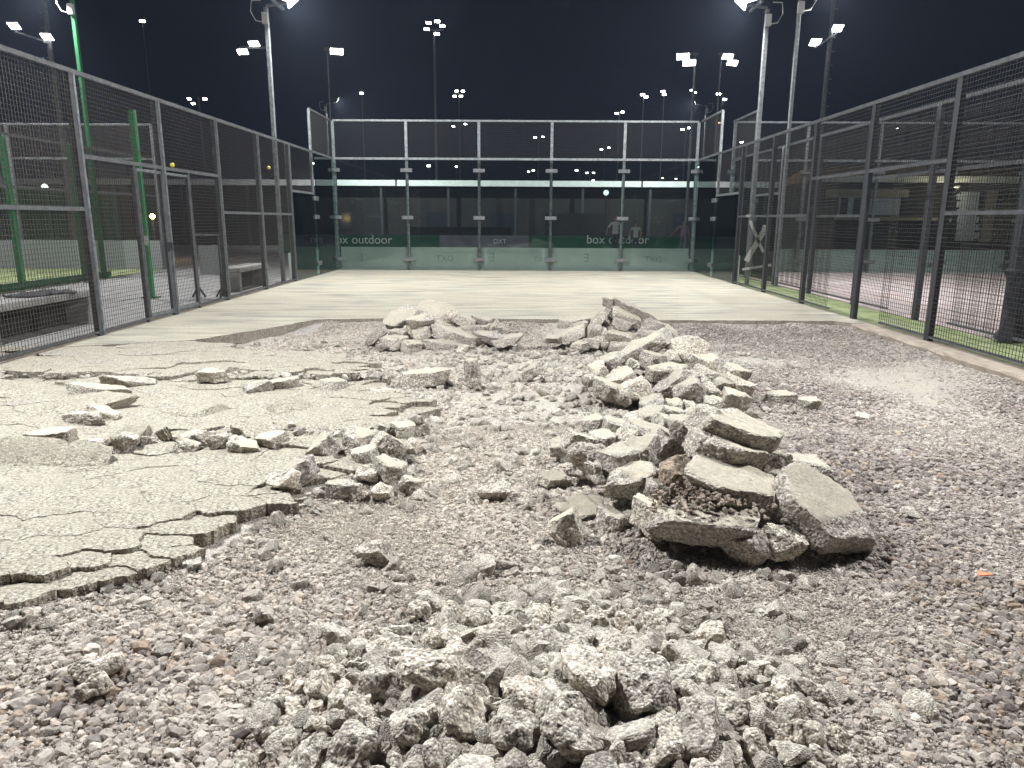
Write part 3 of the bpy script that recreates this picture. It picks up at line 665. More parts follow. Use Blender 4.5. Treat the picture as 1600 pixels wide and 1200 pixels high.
def name_chunks():
    heaps = {}
    for c in CHUNKS: heaps.setdefault(c['heap'], []).append(c)
    for hp, cs in heaps.items():
        rows = max(1, round(math.sqrt(len(cs) * .8))); order = sorted(cs, key=lambda c: -c['py']); per = math.ceil(len(cs) / rows)
        ORD = 'first second third fourth fifth sixth seventh eighth ninth tenth eleventh twelfth thirteenth fourteenth fifteenth sixteenth seventeenth eighteenth nineteenth twentieth'.split()
        for i in range(0, len(order), per):
            for k, c in enumerate(sorted(order[i:i + per], key=lambda c: c['px'])): c['row'] = i // per; c['col'] = k
        for c in cs:
            if c['label']: lab = c['label']
            else:
                tilt = '' if abs(c['roll']) < 9 else ' on edge' if abs(c['roll']) > 48 else ' rising right' if c['roll'] > 0 else ' dipping right'
                big = size_word(c['L']) if hp != 'foreground heap' else ('big' if c['L'] > .12 else 'mid-sized' if c['L'] > .085 else 'small')
                lab = f"{big} {'slab piece' if c['slab'] else 'lump'}{tilt}, {ORD[c['col']]} from left, {ORD[c['row']]} row from the front, {hp}"
            tag(c['o'], lab, 'slab piece' if c['slab'] else 'concrete lump', c['group'])
name_chunks()

# ------------------------------------------------------------------ gravel, crumbs and grit (instances on points)
def stone_protos(names, sub, seed0, flat, M=None, smooth=False):
    obs = []
    cl = bpy.data.collections.new(names)
    for k in range(8):
        me = rock_mesh(seed0 + k, 1.0, 0.8, flat, False, sub, 0.0, M or M_STONE)
        rnd = random.Random(seed0 + k)
        for v in me.vertices:
            if smooth: v.co *= 1 + 0.10 * mnoise.noise(v.co * 3 + Vector((k * 9, 0, 0))) + 0.09 * mnoise.noise(v.co * 8 + Vector((k * 5, 3, 0)))
            else: v.co += Vector((rnd.uniform(-.03, .03), rnd.uniform(-.03, .03), rnd.uniform(-.03, .03)))
        me.polygons.foreach_set('use_smooth', [smooth] * len(me.polygons))
        o = bpy.data.objects.new(names + '_shape', me); cl.objects.link(o); obs.append(o)
    return cl
def scatter(name, label, pos, size, tone, protos, seed):
    n = len(pos); rng = np.random.default_rng(seed)
    me = bpy.data.meshes.new(name); me.vertices.add(n); me.vertices.foreach_set('co', pos.astype(np.float32).reshape(-1))
    a = me.attributes.new('rot', 'FLOAT_VECTOR', 'POINT'); r = rng.uniform(-0.5, 0.5, (n, 3)); r[:, 2] = rng.uniform(0, 6.283, n); a.data.foreach_set('vector', r.astype(np.float32).reshape(-1))
    a = me.attributes.new('siz', 'FLOAT_VECTOR', 'POINT'); s = size[:, None] * rng.uniform(0.8, 1.2, (n, 3)); a.data.foreach_set('vector', s.astype(np.float32).reshape(-1))
    a = me.attributes.new('tone', 'FLOAT_COLOR', 'POINT'); a.data.foreach_set('color', np.concatenate([tone, np.ones((n, 1))], 1).astype(np.float32).reshape(-1))
    o = link(name, me, M_STONE); tag(o, label, None, None, 'stuff')
    g = bpy.data.node_groups.new(name + '_scatter', 'GeometryNodeTree')
    g.interface.new_socket('Geometry', in_out='INPUT', socket_type='NodeSocketGeometry'); g.interface.new_socket('Geometry', in_out='OUTPUT', socket_type='NodeSocketGeometry')
    gi = g.nodes.new('NodeGroupInput'); go = g.nodes.new('NodeGroupOutput')
    mp = g.nodes.new('GeometryNodeMeshToPoints'); ip = g.nodes.new('GeometryNodeInstanceOnPoints'); ci = g.nodes.new('GeometryNodeCollectionInfo')
    ci.inputs['Collection'].default_value = protos; ci.inputs['Separate Children'].default_value = True; ci.inputs['Reset Children'].default_value = True
    ip.inputs['Pick Instance'].default_value = True
    def na(nm, t):
        q = g.nodes.new('GeometryNodeInputNamedAttribute'); q.data_type = t; q.inputs[0].default_value = nm; return q.outputs[0]
    g.links.new(gi.outputs[0], mp.inputs[0]); g.links.new(mp.outputs[0], ip.inputs['Points']); g.links.new(ci.outputs[0], ip.inputs['Instance'])
    e2r = g.nodes.new('FunctionNodeEulerToRotation'); g.links.new(na('rot', 'FLOAT_VECTOR'), e2r.inputs[0]); g.links.new(e2r.outputs[0], ip.inputs['Rotation'])
    g.links.new(na('siz', 'FLOAT_VECTOR'), ip.inputs['Scale'])
    ri = g.nodes.new('FunctionNodeRandomValue'); ri.data_type = 'INT'; 
    for s_ in ri.inputs:
        if s_.name == 'Max' and s_.type == 'INT': s_.default_value = 7
    g.links.new([q for q in ri.outputs if q.type == 'INT'][0], ip.inputs['Instance Index'])
    g.links.new(ip.outputs[0], go.inputs[0])
    md = o.modifiers.new('scatter', 'NODES'); md.node_group = g
    return o
BIG = stone_protos('stone', 2, 900, 0.72); TINY = stone_protos('grit_grain', 1, 950, 0.75)

def field(n, ymin, ymax, rng, power=1.0, xm=0.80):
    y = ymin + (ymax - ymin) * rng.random(n) ** power
    half = np.minimum(4.9, (y + 0.9) * xm + 0.35)
    return rng.uniform(-1, 1, n) * half, y, half
def tones(x, y, d, rng):
    n = len(x); base = np.empty((n, 3)); k = rng.random(n)[:, None]
    a = np.array([0.125, 0.108, 0.1]); b = np.array([0.33, 0.295, 0.265]); brown = np.array([0.3, 0.235, 0.175]); pale = np.array([0.54, 0.505, 0.45])
    base[:] = a + (b - a) * k
    right = np.clip((x - 0.8) / 1.2, 0, 1)[:, None]
    base = base * (1 - 0.0 * right) + right * np.array([0.0, -0.005, 0.0])
    br = (rng.random(n) < np.where((y < 2.2), 0.3, 0.12))[:, None]; base = np.where(br, brown * rng.uniform(.8, 1.3, (n, 1)), base)
    f = np.clip(d * 1.0 + rng.normal(0.2, 0.24, n), 0, 1)[:, None]
    c = base + (pale - base) * f
    left = np.clip((0.9 - x) / 1.4, 0, 1) * np.clip((y - 1.6) / 1.2, 0, 1)
    c = c + left[:, None] * (np.array([0.5, 0.46, 0.385]) - c) * rng.uniform(0.1, 0.75, (n, 1))
    return np.clip(c * np.array([0.86, 0.83, 0.815]) * (1 - 0.14 * right) * rng.uniform(.8, 1.2, (n, 1)), 0.03, 0.62)
def free(x, y): return ~inside(x, y) & ~((x < -2.7) & (y > 8.9)) & ~((x < -3.3) & (y > 7.75)) & (x > -4.9) & (x < 4.78)
def gravel():
    rng = np.random.default_rng(3)
    y = np.concatenate([np.concatenate([rng.uniform(0.35, 9.62, 190000), rng.uniform(0.35, 4.5, 120000)])]); half = np.minimum(4.85, (y + 0.9) * 0.80 + 2.4); x = rng.uniform(-4.85, 4.85, len(y))
    k = (np.abs(x) < half) & free(x, y); x, y = x[k], y[k]
    d = dustf(x, y); keep = rng.random(len(x)) > d * 0.8; x, y, d = x[keep], y[keep], d[keep]
    s = np.exp(rng.normal(math.log(0.0235), 0.32, len(x))); s = np.clip(s, 0.011, 0.055)
    s *= np.where((x < -0.6) & (y < 2.0), 1.15, 1.0) * (0.8 + 0.5 * fbm(x * .8, y * .8, 61))
    z = height(x, y) + s * (0.22 - 0.45 * d) + 0.002
    scatter('gravel', 'grey-brown crushed stone gravel covering the dug-up half of the court', np.stack([x, y, z], 1), s, tones(x, y, d, rng), BIG, 1)
    # fine grit near the camera
    y = 0.4 + 4.2 * rng.random(330000) ** 0.85; x = rng.uniform(-4, 4, len(y)); k = (np.abs(x) < (y + 0.9) * 0.78 + 1.2) & free(x, y); x, y = x[k], y[k]
    d = dustf(x, y); s = rng.uniform(0.005, 0.014, len(x)); z = height(x, y) + 0.003 + rng.uniform(0, 0.012, len(x)) * (0.3 + d)
    t = tones(x, y, np.clip(d + 0.25, 0, 1), rng); scatter('grit', 'fine pale grit between the stones', np.stack([x, y, z], 1), s, t, TINY, 2)
    # crumbs of concrete, bigger than the gravel, all over the trough and round the heaps
    y = np.concatenate([rng.uniform(0.5, 9.2, 9000), rng.uniform(0.6, 2.3, 9000)]); x = rng.uniform(-3.6, 3.2, len(y))
    wgt = 0.6 * gauss(x, y, 0.14, 1.25, 0.66, 0.62) + 0.5 * gauss(x, y, 0.5, 3.6, 0.9, 1.2) + 0.5 * gauss(x, y, 1.2, 4.4, 0.35, .6) + 0.75 * gauss(x, y, 0.6, 5.8, 1.3, 1.2) + 0.55 * gauss(x, y, 0.2, 7.7, 2.2, 0.7) + 0.5 * gauss(x, y, -0.6, 4.0, 0.35, 1.0) + 0.4 * gauss(x, y, -2.4, 7.7, 0.8, 0.5) + 0.6 * gauss(x, y, -0.9, 6.4, 0.8, .6)
    k = (rng.random(len(x)) < wgt) & free(x, y); x, y = x[k], y[k]
    s = np.clip(np.exp(rng.normal(math.log(0.062), 0.35, len(x))), .03, .13) * (1 + .25 * gauss(x, y, 0.14, 1.25, 0.6, 0.55)); z = height(x, y) + s * (0.15 + .3 * rng.random(len(x)) * gauss(x, y, 0.14, 1.2, 0.5, 0.5))
    t = np.array([0.41, 0.378, 0.328]) * rng.uniform(.75, 1.25, (len(x), 1)); scatter('rubble_crumbs', 'fist-sized crumbs of pale concrete strewn through the gravel', np.stack([x, y, z], 1), s, t, CRUMB, 4)
    # crumbs on the broken slab edges
    xs, ys, zs = [], [], []
    rl = [(-5, 3.2), (-2.9, 3.62), (-2.2, 3.9), (-1.5, 4.05), (-1.0, 3.95), (-0.7, 4.3)]; r2 = [(-5, 5.75), (-3.6, 5.72), (-2.9, 5.9), (-2.2, 5.8), (-1.2, 5.85)]
    for pl, nn, sp in ((rl, 420, .1), (r2, 420, .13), (REGION[5:15], 1100, .1)):
        for a, b in zip(pl[:-1], pl[1:]):
            m_ = int(nn * math.dist(a, b) / 5); t_ = rng.random(m_)
            xs.append(a[0] + (b[0] - a[0]) * t_ + rng.normal(0, sp, m_)); ys.append(a[1] + (b[1] - a[1]) * t_ + rng.normal(0, sp, m_))
    x = np.concatenate(xs); y = np.concatenate(ys)
    dr_ = np.abs(y - np.interp(x, [q[0] for q in rl], [q[1] for q in rl])); d2_ = np.abs(y - np.interp(x, [q[0] for q in r2], [q[1] for q in r2]))
    k = ~inside(x, y) | (np.minimum(dr_, d2_) < .12); x, y = x[k], y[k]; s = np.clip(np.exp(rng.normal(math.log(0.024), 0.5, len(x))), .008, .075)
    z = np.where(inside(x, y), -0.02, height(x, y)) + s * 0.25
    t = np.array([0.44, 0.41, 0.36]) * rng.uniform(.7, 1.25, (len(x), 1)); scatter('slab_debris', 'small debris strewn along the cracks of the left slab', np.stack([x, y, z], 1), s * 1.2, t, CRUMB, 5)
    # dark crumbs lying on the overhanging slab
    c = PZ(1110, 788, .12); m_ = 420; x = c.x + rng.normal(0, .13, m_); y = c.y + rng.normal(0.05, .09, m_); s = rng.uniform(.012, .034, m_)
    z = c.z - 0.015 + 0.06 * np.exp(-((x - c.x) / .15) ** 2) + rng.uniform(-.01, .02, m_)
    t = np.array([0.22, 0.18, 0.145]) * rng.uniform(.7, 1.4, (m_, 1)); scatter('dark_crumbs', 'dark brown gravel crumbs spilled over the wide slab of the right heap', np.stack([x, y, z], 1), s, t, BIG, 6)
CRUMB = stone_protos('crumb', 3, 970, 0.8, M_CRUMB, True)
gravel()

# two balls caught in the left mesh
for px, py, lab in ((420, 262, 'yellow ball caught in the left mesh near the far corner'), (269, 258, 'yellow ball caught in the left mesh above the gate')):
    d_ = ray(px, py); q = CAM + d_ * ((-4.985 - CAM.x) / d_.x); v_, f_ = ico(3)
    me = bpy.data.meshes.new('ball'); me.from_pydata((v_ * .034).tolist(), [], f_); me.polygons.foreach_set('use_smooth', [True] * len(me.polygons))
    b_ = link('ball', me, M_YELLOW, None, q); tag(b_, lab, 'ball')
    sm_ = MB().tube([(.0345 * math.cos(t) * math.cos(.5 * math.sin(2 * t)), .0345 * math.sin(t) * math.cos(.5 * math.sin(2 * t)), .0345 * math.sin(.5 * math.sin(2 * t))) for t in np.linspace(0, 6.283, 40)], .0014, 5).build('seam', M_PLASTICW, b_)
# orange scrap on the gravel
p = PZ(1537, 897, 0); p = PZ(1537, 897, H(p.x, p.y) + .03)
o = MB().poly([(-.03, -.012, 0), (.028, -.016, .006), (.034, .012, 0), (-.02, .016, .008)]).build('plastic_scrap', M_ORANGE, None, p)
sm = o.modifiers.new('thick', 'SOLIDIFY'); sm.thickness = 0.004; tag(o, 'small orange plastic scrap on the dark gravel at the right', 'scrap')

# kerb along the right fence
def kerb():
    rnd = random.Random(3); mb = MB(); ys = np.arange(0.0, 9.51, 0.12); n = len(ys); prof = [(4.80, -0.2), (4.785, -0.03), (4.81, -0.006), (5.085, -0.003), (5.085, -0.25)]
    for y in ys:
        for k, (x, z) in enumerate(prof): mb.v.append((x + (rnd.uniform(-.02, .012) if k < 3 else 0), y, z + (rnd.uniform(-.012, .004) if k in (1, 2) else 0)))
    for i in range(n - 1):
        for k in range(4): a = i * 5 + k; mb.f.append((a, a + 1, a + 6, a + 5))
    tag(mb.build('kerb', M_KERB), 'rough brown concrete kerb under the right-hand fence', None, None, 'structure')
kerb()
tag(MB().box((-5.10, -1, -0.2), (-5.045, 20, 0.012)).build('kerb', M_KERB), 'narrow concrete kerb under the left-hand fence', None, None, 'structure')

# ------------------------------------------------------------------ cages
_wire = {}
def wire_mesh(w, h, pitch=0.05, t=0.0042):
    k = (round(w, 3), round(h, 3), pitch)
    if k not in _wire:
        mb = MB(); nx = int(round(w / pitch)); nz = int(round(h / pitch))
        for i in range(nx + 1): x = w * i / nx; mb.box((x - t / 2, -t / 2, 0), (x + t / 2, t / 2, h))
        for i in range(nz + 1): z = h * i / nz; mb.box((0, t / 2, z - t / 2), (w, t * 1.5, z + t / 2))
        _wire[k] = mb.mesh('wire_mesh')
    return _wire[k]
def panel(parent, a, b, z0, z1, M=None, name='wire_mesh'):
    me = wire_mesh(math.dist(a, b), z1 - z0)
    if M and me.materials and me.materials[0] != M: me = me.copy(); me.materials.clear()
    o = link(name, me, M or M_WIRE, parent, (a[0], a[1], z0)); o.rotation_euler[2] = math.atan2(b[1] - a[1], b[0] - a[0]); return o
def post(parent, x, y, h, w=0.08, d=0.08, M=None, name='post', z0=-0.02):
    return MB().box((-w / 2, -d / 2, z0), (w / 2, d / 2, h)).build(name, M or M_GALV, parent, (x, y, 0), 0.006)
def rail(parent, a, b, t=0.05, M=None, name='rail', th=None):
    return MB().bar(a, b, t, th or t).build(name, M or M_GALV, parent)

def side_fence(x, label, Mp, Mw, gate, y0=2, s=1, Mr=None):
    """cage side: 3 m of wire mesh in two tiers on posts every 2 m, with the entrance in the middle"""
    Mr = Mr or M_GALV
    e = empty('court_fence', (0, 0, 0), label, 'fence'); xo = x + s * 0.0
    for y in range(y0, 17, 2):
        post(e, xo + s * 0.045, y, 3.0, 0.07, 0.1, Mp)
        if s * x > 0 and gate == 'closed': MB().box((-0.006, 0.03, -0.02), (0.006, 0.052, 3.0)).build('flange', M_GALV, e, (xo + s * .004, y, 0))
    rail(e, (xo + s * .03, y0, 3.02), (xo + s * .03, 17.98, 3.02), 0.05, Mr, 'top_rail')
    rail(e, (xo + s * .03, y0, 0.05), (xo + s * .03, 9.2 if gate == 'open' else 15.95, 0.05), 0.03, M_GREYSTEEL, 'bottom_rail')
    if gate == 'open': rail(e, (xo + s * .03, 10.85, 0.05), (xo + s * .03, 15.95, 0.05), 0.03, M_GREYSTEEL, 'bottom_rail')
    for y in range(y0, 16, 2):
        a, b = (xo + s * .012, y + .055), (xo + s * .012, y + 1.945)
        if y in (8, 10):
            rail(e, (xo + s * .03, y + .05, 2.1), (xo + s * .03, y + 1.95, 2.1), 0.045, Mr)
            panel(e, a, b, 2.13, 3.0, Mw)
        else:
            rail(e, (xo + s * .03, y + .05, 1.5), (xo + s * .03, y + 1.95, 1.5), 0.045, Mr)
            panel(e, a, b, 0.06, 1.48, Mw); panel(e, a, b, 1.53, 3.0, Mw)
    panel(e, (xo + s * .012, 8.055), (xo + s * .012, 9.17), 0.06, 2.08, Mw); panel(e, (xo + s * .012, 10.88), (xo + s * .012, 11.945), 0.06, 2.08, Mw)
    if gate == 'open':
        pass
    else:
        for yy in (9.2, 10.85): post(e, xo + s * 0.045, yy, 2.08, 0.05, 0.06, Mp)
        for ya, yb in ((9.25, 9.94), (10.06, 10.80)):
            g = empty('gate', (0, 0, 0)); g.parent = e
            for yy in (ya, yb): MB().box((-.02, -.02, .06), (.02, .02, 2.05)).build('gate_stile', Mp, g, (xo + s * .04, yy, 0))
            for zz in (.08, 2.03): rail(g, (xo + s * .04, ya, zz), (xo + s * .04, yb, zz), .035, M_GALV, 'gate_rail')
            panel(g, (xo + s * .03, ya + .02), (xo + s * .03, yb - .02), 0.1, 2.0, Mw)
        MB().box((-.03, -.025, -.06), (.03, .025, .06)).build('gate_lock', M_DARKSTEEL, e, (xo - s * .02, 9.93, 1.0))
    return e

def clamp(parent, x, y, z, along='x'):
    a = (0.16, 0.02, 0.05) if along == 'x' else (0.02, 0.16, 0.05)
    return MB().box((-a[0], -a[1], -a[2]), a).build('glass_clamp', M_GREYSTEEL, parent, (x, y, z), 0.006)
def back_wall(cx, label, banner=True):
    e = empty('glass_back_wall', (cx, 20, 0), label, 'glass wall')
    for k in range(6):
        x = -5 + 2 * k; post(e, x, 0.09, 4.02, 0.085, 0.06, M_GALV)
    rail(e, (-5, .09, 4.03), (5, .09, 4.03), .05, M_GALV, 'top_rail'); rail(e, (-5, .05, 3.03), (5, .05, 3.03), .06, M_GALV)
    rail(e, (-5, .09, 0.0), (5, .09, 0.0), .06, M_WHITE, 'bottom_rail')
    for k in range(5):
        x = -5 + 2 * k
        MB().box((x + .012, 0, 0.02), (x + 1.988, 0.012, 2.995)).build('glass_pane', M_GLASS, e)
        panel(e, (x + .045, 0.06), (x + 1.955, 0.06), 3.07, 4.0, M_WIREDARK)
        for z in (0.3, 1.45, 2.72): clamp(e, x, -0.012, z)
    for z in (0.3, 1.45, 2.72): clamp(e, 5, -0.012, z)
    return e
def corner(cx, x, s, label):
    e = empty('glass_side_wall', (x, 18, 0), label, 'glass wall')
    for y, h in ((0, 4.02), (-2, 3.0)): post(e, s * 0.07, y, h, 0.06, 0.085, M_GALV)
    MB().box((0, 0.012, .02), (s * .012, 1.985, 2.99)).build('glass_pane', M_GLASS, e); MB().box((0, -1.985, .02), (s * .012, -0.012, 1.98)).build('glass_pane', M_GLASS, e)
    rail(e, (s * .07, 0, 4.03), (s * .07, 1.99, 4.03), .05, M_GALV, 'top_rail'); rail(e, (s * .04, 0.03, 3.03), (s * .04, 1.97, 3.03), .05); rail(e, (s * .05, -1.95, 2.02), (s * .05, -.05, 2.02), .05)
    panel(e, (s * .05, .05), (s * .05, 1.95), 3.06, 4.0, M_WIREDARK); panel(e, (s * .05, -1.95), (s * .05, -.05), 2.05, 2.97, M_WIREDARK)
    for y in (0,):
        for z in (.3, 1.45, 1.9): clamp(e, -s * .012, y, z, 'y')
    return e
side_fence(-5, 'wire mesh fence with a closed gate along the left of the court', M_POST, M_WIRE, 'closed', 2, -1, M_GREYSTEEL)
side_fence(5, 'dark post wire mesh fence with an open gateway along the right of the court', M_DARKSTEEL, M_WIREDARK, 'open', 2, 1, M_POST)  # shade of the galvanised posts is put into their dark colour
side_fence(6.0, 'second dark mesh fence just behind the right-hand one', M_DARKSTEEL, M_WIREDARK, 'open', 4, -1, M_POST)
BW = back_wall(0, 'five-bay glass wall with mesh above at the far end of the court')
BW2 = back_wall(11, 'glass end wall of the neighbouring court on the right')
corner(0, -5, -1, 'stepped glass side wall at the far left corner'); corner(0, 5, 1, 'stepped glass side wall at the far right corner')
corner(11, 6.0, -1, 'stepped glass side wall of the neighbouring court')

# banners behind the glass, print showing through backwards
def banner(x0, x1, y, label, marks):
    e = empty('banner', ((x0 + x1) / 2, y, 0), label, 'banner'); hw = (x1 - x0) / 2
    MB().box((-hw, 0, 0.0), (hw, .006, .63)).build('sheet', M_BANNER, e)
    for mx, t, s, rz in marks: text_mesh(t, s, 'lettering', M_BANNERPRINT, e, (mx - (x0 + x1) / 2, -0.004, .24), (rad(90), 0, 0), .001, True)
    return e
banner(-4.95, 4.95, 20.2, 'pale banner behind the far glass wall, print showing through backwards', [(-2.0, 'DXT', .24, 0), (-.65, 'E', .34, 0), (.75, 'DXT', .2, 0), (2.05, 'E', .34, 0), (3.95, 'DXT', .24, 0), (-4.4, 'E', .3, 0)])
banner(6.15, 15.9, 20.2, 'pale banner behind the glass wall of the neighbouring court', [(8.5, 'DXT', .22, 0), (11, 'E', .3, 0)])
def side_banner(x, y0, y1, label):
    e = empty('banner', (x, (y0 + y1) / 2, 0), label, 'banner'); hw = (y1 - y0) / 2
    MB().box((-.003, -hw, 0), (.003, hw, .63)).build('sheet', M_BANNER, e)
    text_mesh('E', .32, 'lettering', M_BANNERPRINT, e, (-.006 if x > 0 else .006, hw * .45, .2), (rad(90), 0, rad(-90 if x > 0 else 90)), .001, True)
side_banner(-5.2, 16.1, 20.1, 'short pale banner along the left glass corner'); side_banner(5.17, 16.1, 20.1, 'short pale banner along the right glass corner')

# crossed white straps on the neighbouring fence
def strap_cross():
    c = PY(1187, 384, 14.9); e = empty('tied_straps', (c.x, c.y, 0), 'crossed white straps tied across the gap between the fences', 'straps')
    def P(px, py): q = PY(px, py, 14.9); return (q.x - c.x, 0, q.z)
    def strip(pts, w): 
        for a, b in zip(pts[:-1], pts[1:]): mb.bar(a, b, 0.008, w, (0, 0, 1))
    mb = MB(); strip([P(1172, 345), P(1180, 365), P(1188, 384), P(1193, 394)], .06); mb.build('strap', M_PLASTICW, e)
    mb = MB(); strip([P(1166, 408), P(1180, 384), P(1193, 362), P(1197, 352)], .11); mb.build('strap', M_PLASTICW, e)
    mb = MB(); strip([P(1160, 421), P(1180, 418), P(1205, 414)], .05); mb.build('strap', M_PLASTICW, e)
    mb = MB(); strip([P(1166, 337), P(1173, 337.5)], .05); mb.build('knot', M_PLASTICW, e)
strap_cross()

# rolled net on the neighbouring fence post
def rolled_net():
    b = PZ(1578, 533, 0); e = empty('rolled_net', (b.x, b.y, 0), 'black bundle of rolled net tied round a fence post at the right edge', 'net')
    mb = MB(); pts = []; rr = []
    for z, r in ((0.0, .17), (.12, .15), (.3, .1), (.42, .085), (.55, .1), (.7, .13), (.82, .17), (.86, .14)): pts.append((0.02 * math.sin(z * 9), .02 * math.cos(z * 7), z)); rr.append(r)
    mb.tube(pts, rr, 14); o = mb.build('net_bundle', M_BLACK, e)
    for v in o.data.vertices: v.co += Vector((mnoise.noise(v.co * 14), mnoise.noise(v.co * 14 + Vector((5, 5, 5))), 0)) * .05
    MB().tube([(0, .09, .43), (.09, 0, .43), (0, -.09, .43), (-.09, 0, .43), (0, .09, .43)], .012, 6).build('tie', M_DARKSTEEL, e)
    post(e, .08, .05, 2.4, .09, .09, M_DARKSTEEL)
rolled_net()

# benches on the walkway
def bench(px, py, L, label, yaw=90):
    b = PZ(px, py, -.03); e = empty('bench', b, label, 'bench'); e.rotation_euler[2] = rad(yaw)
    MB().box((-L / 2, -.22, .38), (L / 2, .22, .47)).build('seat', M_BENCH, e, None, .01)
    for s in (-1, 1): MB().box((s * L / 2 - s * .02, -.2, 0), (s * L / 2 - s * .12, .2, .378)).build('leg', M_BENCH, e, None, .008)
    MB().box((-L / 2 + .125, .12, 0.01), (L / 2 - .125, .16, .375)).build('hollow_shade', M_DARKWALL, e)  # dark sheet standing in for the shade of the hollow under the seat
    return e
BN1 = bench(55, 522, 2.0, 'concrete bench behind the left fence with a dark garment on it')
bench(384, 450, 1.7, 'concrete bench behind the fence near the left glass corner')
def garment():
    o = PZ(20, 470, .44); mb = MB(); n = 14
    for j in range(n):
        for i in range(n):
            u, v = i / (n - 1) - .5, j / (n - 1) - .5; mb.v.append((u * .9 * (1 - .4 * abs(v)), v * .42, .015 + .05 * max(0, mnoise.noise(Vector((u * 7, v * 7, 2)))) + .02 * mnoise.noise(Vector((u * 20, v * 20, 1)))))
    for j in range(n - 1):
        for i in range(n - 1): a = j * n + i; mb.f.append((a, a + 1, a + n + 1, a + n))
    q = BN1.location; g = mb.build('jacket', M_BLACK, None, (q.x - .02, q.y + .25, q.z + .472)); g.rotation_euler[2] = rad(80); s = g.modifiers.new('thick', 'SOLIDIFY'); s.thickness = .02
    for pl in g.data.polygons: pl.use_smooth = True
    tag(g, 'crumpled black jacket lying on the near bench', 'jacket')
garment()
def litter_stand():
    b = PZ(330, 465, -.03); e = empty('sign_stand', b, 'metal stand with a pale panel on two splayed feet behind the left gate', 'stand')
    for s in (-.22, .22):
        MB().tube([(s, 0, .02), (s, 0, 1.15)], .022, 8).build('leg', M_DARKSTEEL, e)
        MB().bar((s - .12, 0, .015), (s, 0, .2), .03).bar((s + .12, 0, .015), (s, 0, .2), .03).bar((s, -.12, .015), (s, 0, .2), .03).build('foot', M_DARKSTEEL, e)
    MB().box((-.16, -.01, .42), (.3, .01, .95)).build('panel', M_RUBBER, e); MB().bar((-.24, 0, 1.14), (.24, 0, 1.14), .03).build('crossbar', M_GALV, e)
litter_stand()

# green cage on the left, with its low grey wall and pale canopy
def green_fence():
    e = empty('green_fence', (-10, 10, 0), 'green steel cage fence beyond the walkway', 'fence')
    for k in range(0, 6):
        y = -1.5 + 2 * k + .0; y = y
    for y in (8.0, 10.0, 12.0, 14.0, 16.2, 17.0):
        post(e, 0, y - 10, 3.0 if y != 14.0 else 2.95, .1, .1, M_GREEN if y in (14.0,) else M_DARKGREEN)
    rail(e, (0, -6, .06), (0, 7.2, .06), .12, M_DARKGREEN, 'bottom_rail'); rail(e, (0, -6, 3.0), (0, 9.9, 3.0), .05, M_GREYSTEEL, 'top_rail'); rail(e, (0, -6, 2.0), (0, 9.9, 2.0), .05, M_GREYSTEEL)
    for y in range(4, 18, 2): panel(e, (0.03, y - 10 + .05), (.03, y - 10 + 1.95), 0.12, 1.97, M_DARKGREEN); 
    return e
green_fence()
p = PY(207, 170, 13.2)
gp = empty('green_pole', (-7.1, 12.6, -.03), 'bright green square pole standing on the walkway', 'pole')
q = PY(206, 172, 12.6); gp.location = (q.x, 12.6, -.03); MB().box((-.05, -.05, 0), (.05, .05, q.z + .03)).build('shaft', M_GREEN, gp); MB().box((-.12, -.12, 0), (.12, .12, .02)).build('base_plate', M_DARKGREEN, gp)
MB().box((-.07, -.062, .95), (.07, -.05, 1.12)).build('notice', M_PLASTICW, gp)
e = empty('court_wall', (-15, 20, 0), 'low grey wall behind the green turf court', 'wall')
for k in range(5): MB().box((-5 + 2 * k + .01, 0, 0), (-5 + 2 * k + 1.99, .1, .78)).build('panel', M_RUBBER, e)
for k in range(6): post(e, -5 + 2 * k, .14, 3.9, .08, .08, M_GREYSTEEL)
rail(e, (-5, .14, 3.9), (5, .14, 3.9), .05); rail(e, (-5, .14, 3.0), (5, .14, 3.0), .05)
for k in range(5): panel(e, (-5 + 2 * k + .05, .1), (-5 + 2 * k + 1.95, .1), .8, 3.9, M_WIRE)

# ------------------------------------------------------------------ buildings behind
def long_building():
    y = 44.0; e = empty('long_building', (0, y, -.2), 'long dark building with a pale fascia board behind the courts', 'building')
    MB().box((-42, .4, 0), (42, 6, 3.4)).build('wall', M_DARKWALL, e)
    za = PY(800, 292, y).z + .2; zb = PY(800, 283, y).z + .2
    for a, b in ((-42, -21.2), (-21, -7.1), (-7, 7.4), (7.5, 21.9), (22, 42)): MB().box((a, -.6, za), (b, -.45, zb)).build('fascia', M_WHITE, e)
    MB().box((-42, -.44, za + .05), (42, 6.2, zb - .05)).build('roof', M_DARKWALL, e)
    for k, x in enumerate(np.arange(-40, 41, 4.0)): post(e, float(x), -.3, za, .15, .15, M_DARKSTEEL)
    for x in (-26, -18.5, -11.5, -5.5, -1.5, 3.6, 9.5, 13):
        wd = MB().box((x, .36, .9), (x + 1.6, .399, 2.1)).build('window', M_DARKWALL, e); MB().box((x + .08, .34, .98), (x + .76, .358, 2.02)).build('pane', M_WINDOW, wd); MB().box((x + .84, .34, .98), (x + 1.52, .358, 2.02)).build('pane', M_WINDOW, wd)
    return e
long_building()
def low_wall(px0, px1, py0, py1, y, M, label):
    a = PY(px0, py1, y); b = PY(px1, py0, y)
    e = empty('low_wall', ((a.x + b.x) / 2, y, -.2), label, 'wall'); hw = (b.x - a.x) / 2; n = max(1, int(hw * 2 / 2.5))
    for k in range(n): MB().box((-hw + 2 * hw * k / n + .01, 0, 0), (-hw + 2 * hw * (k + 1) / n - .01, .15, b.z + .2)).build('panel', M, e)
low_wall(640, 800, 355, 400, 38.0, M_DARKWALL, 'dim brown wall seen through the second glass bay')
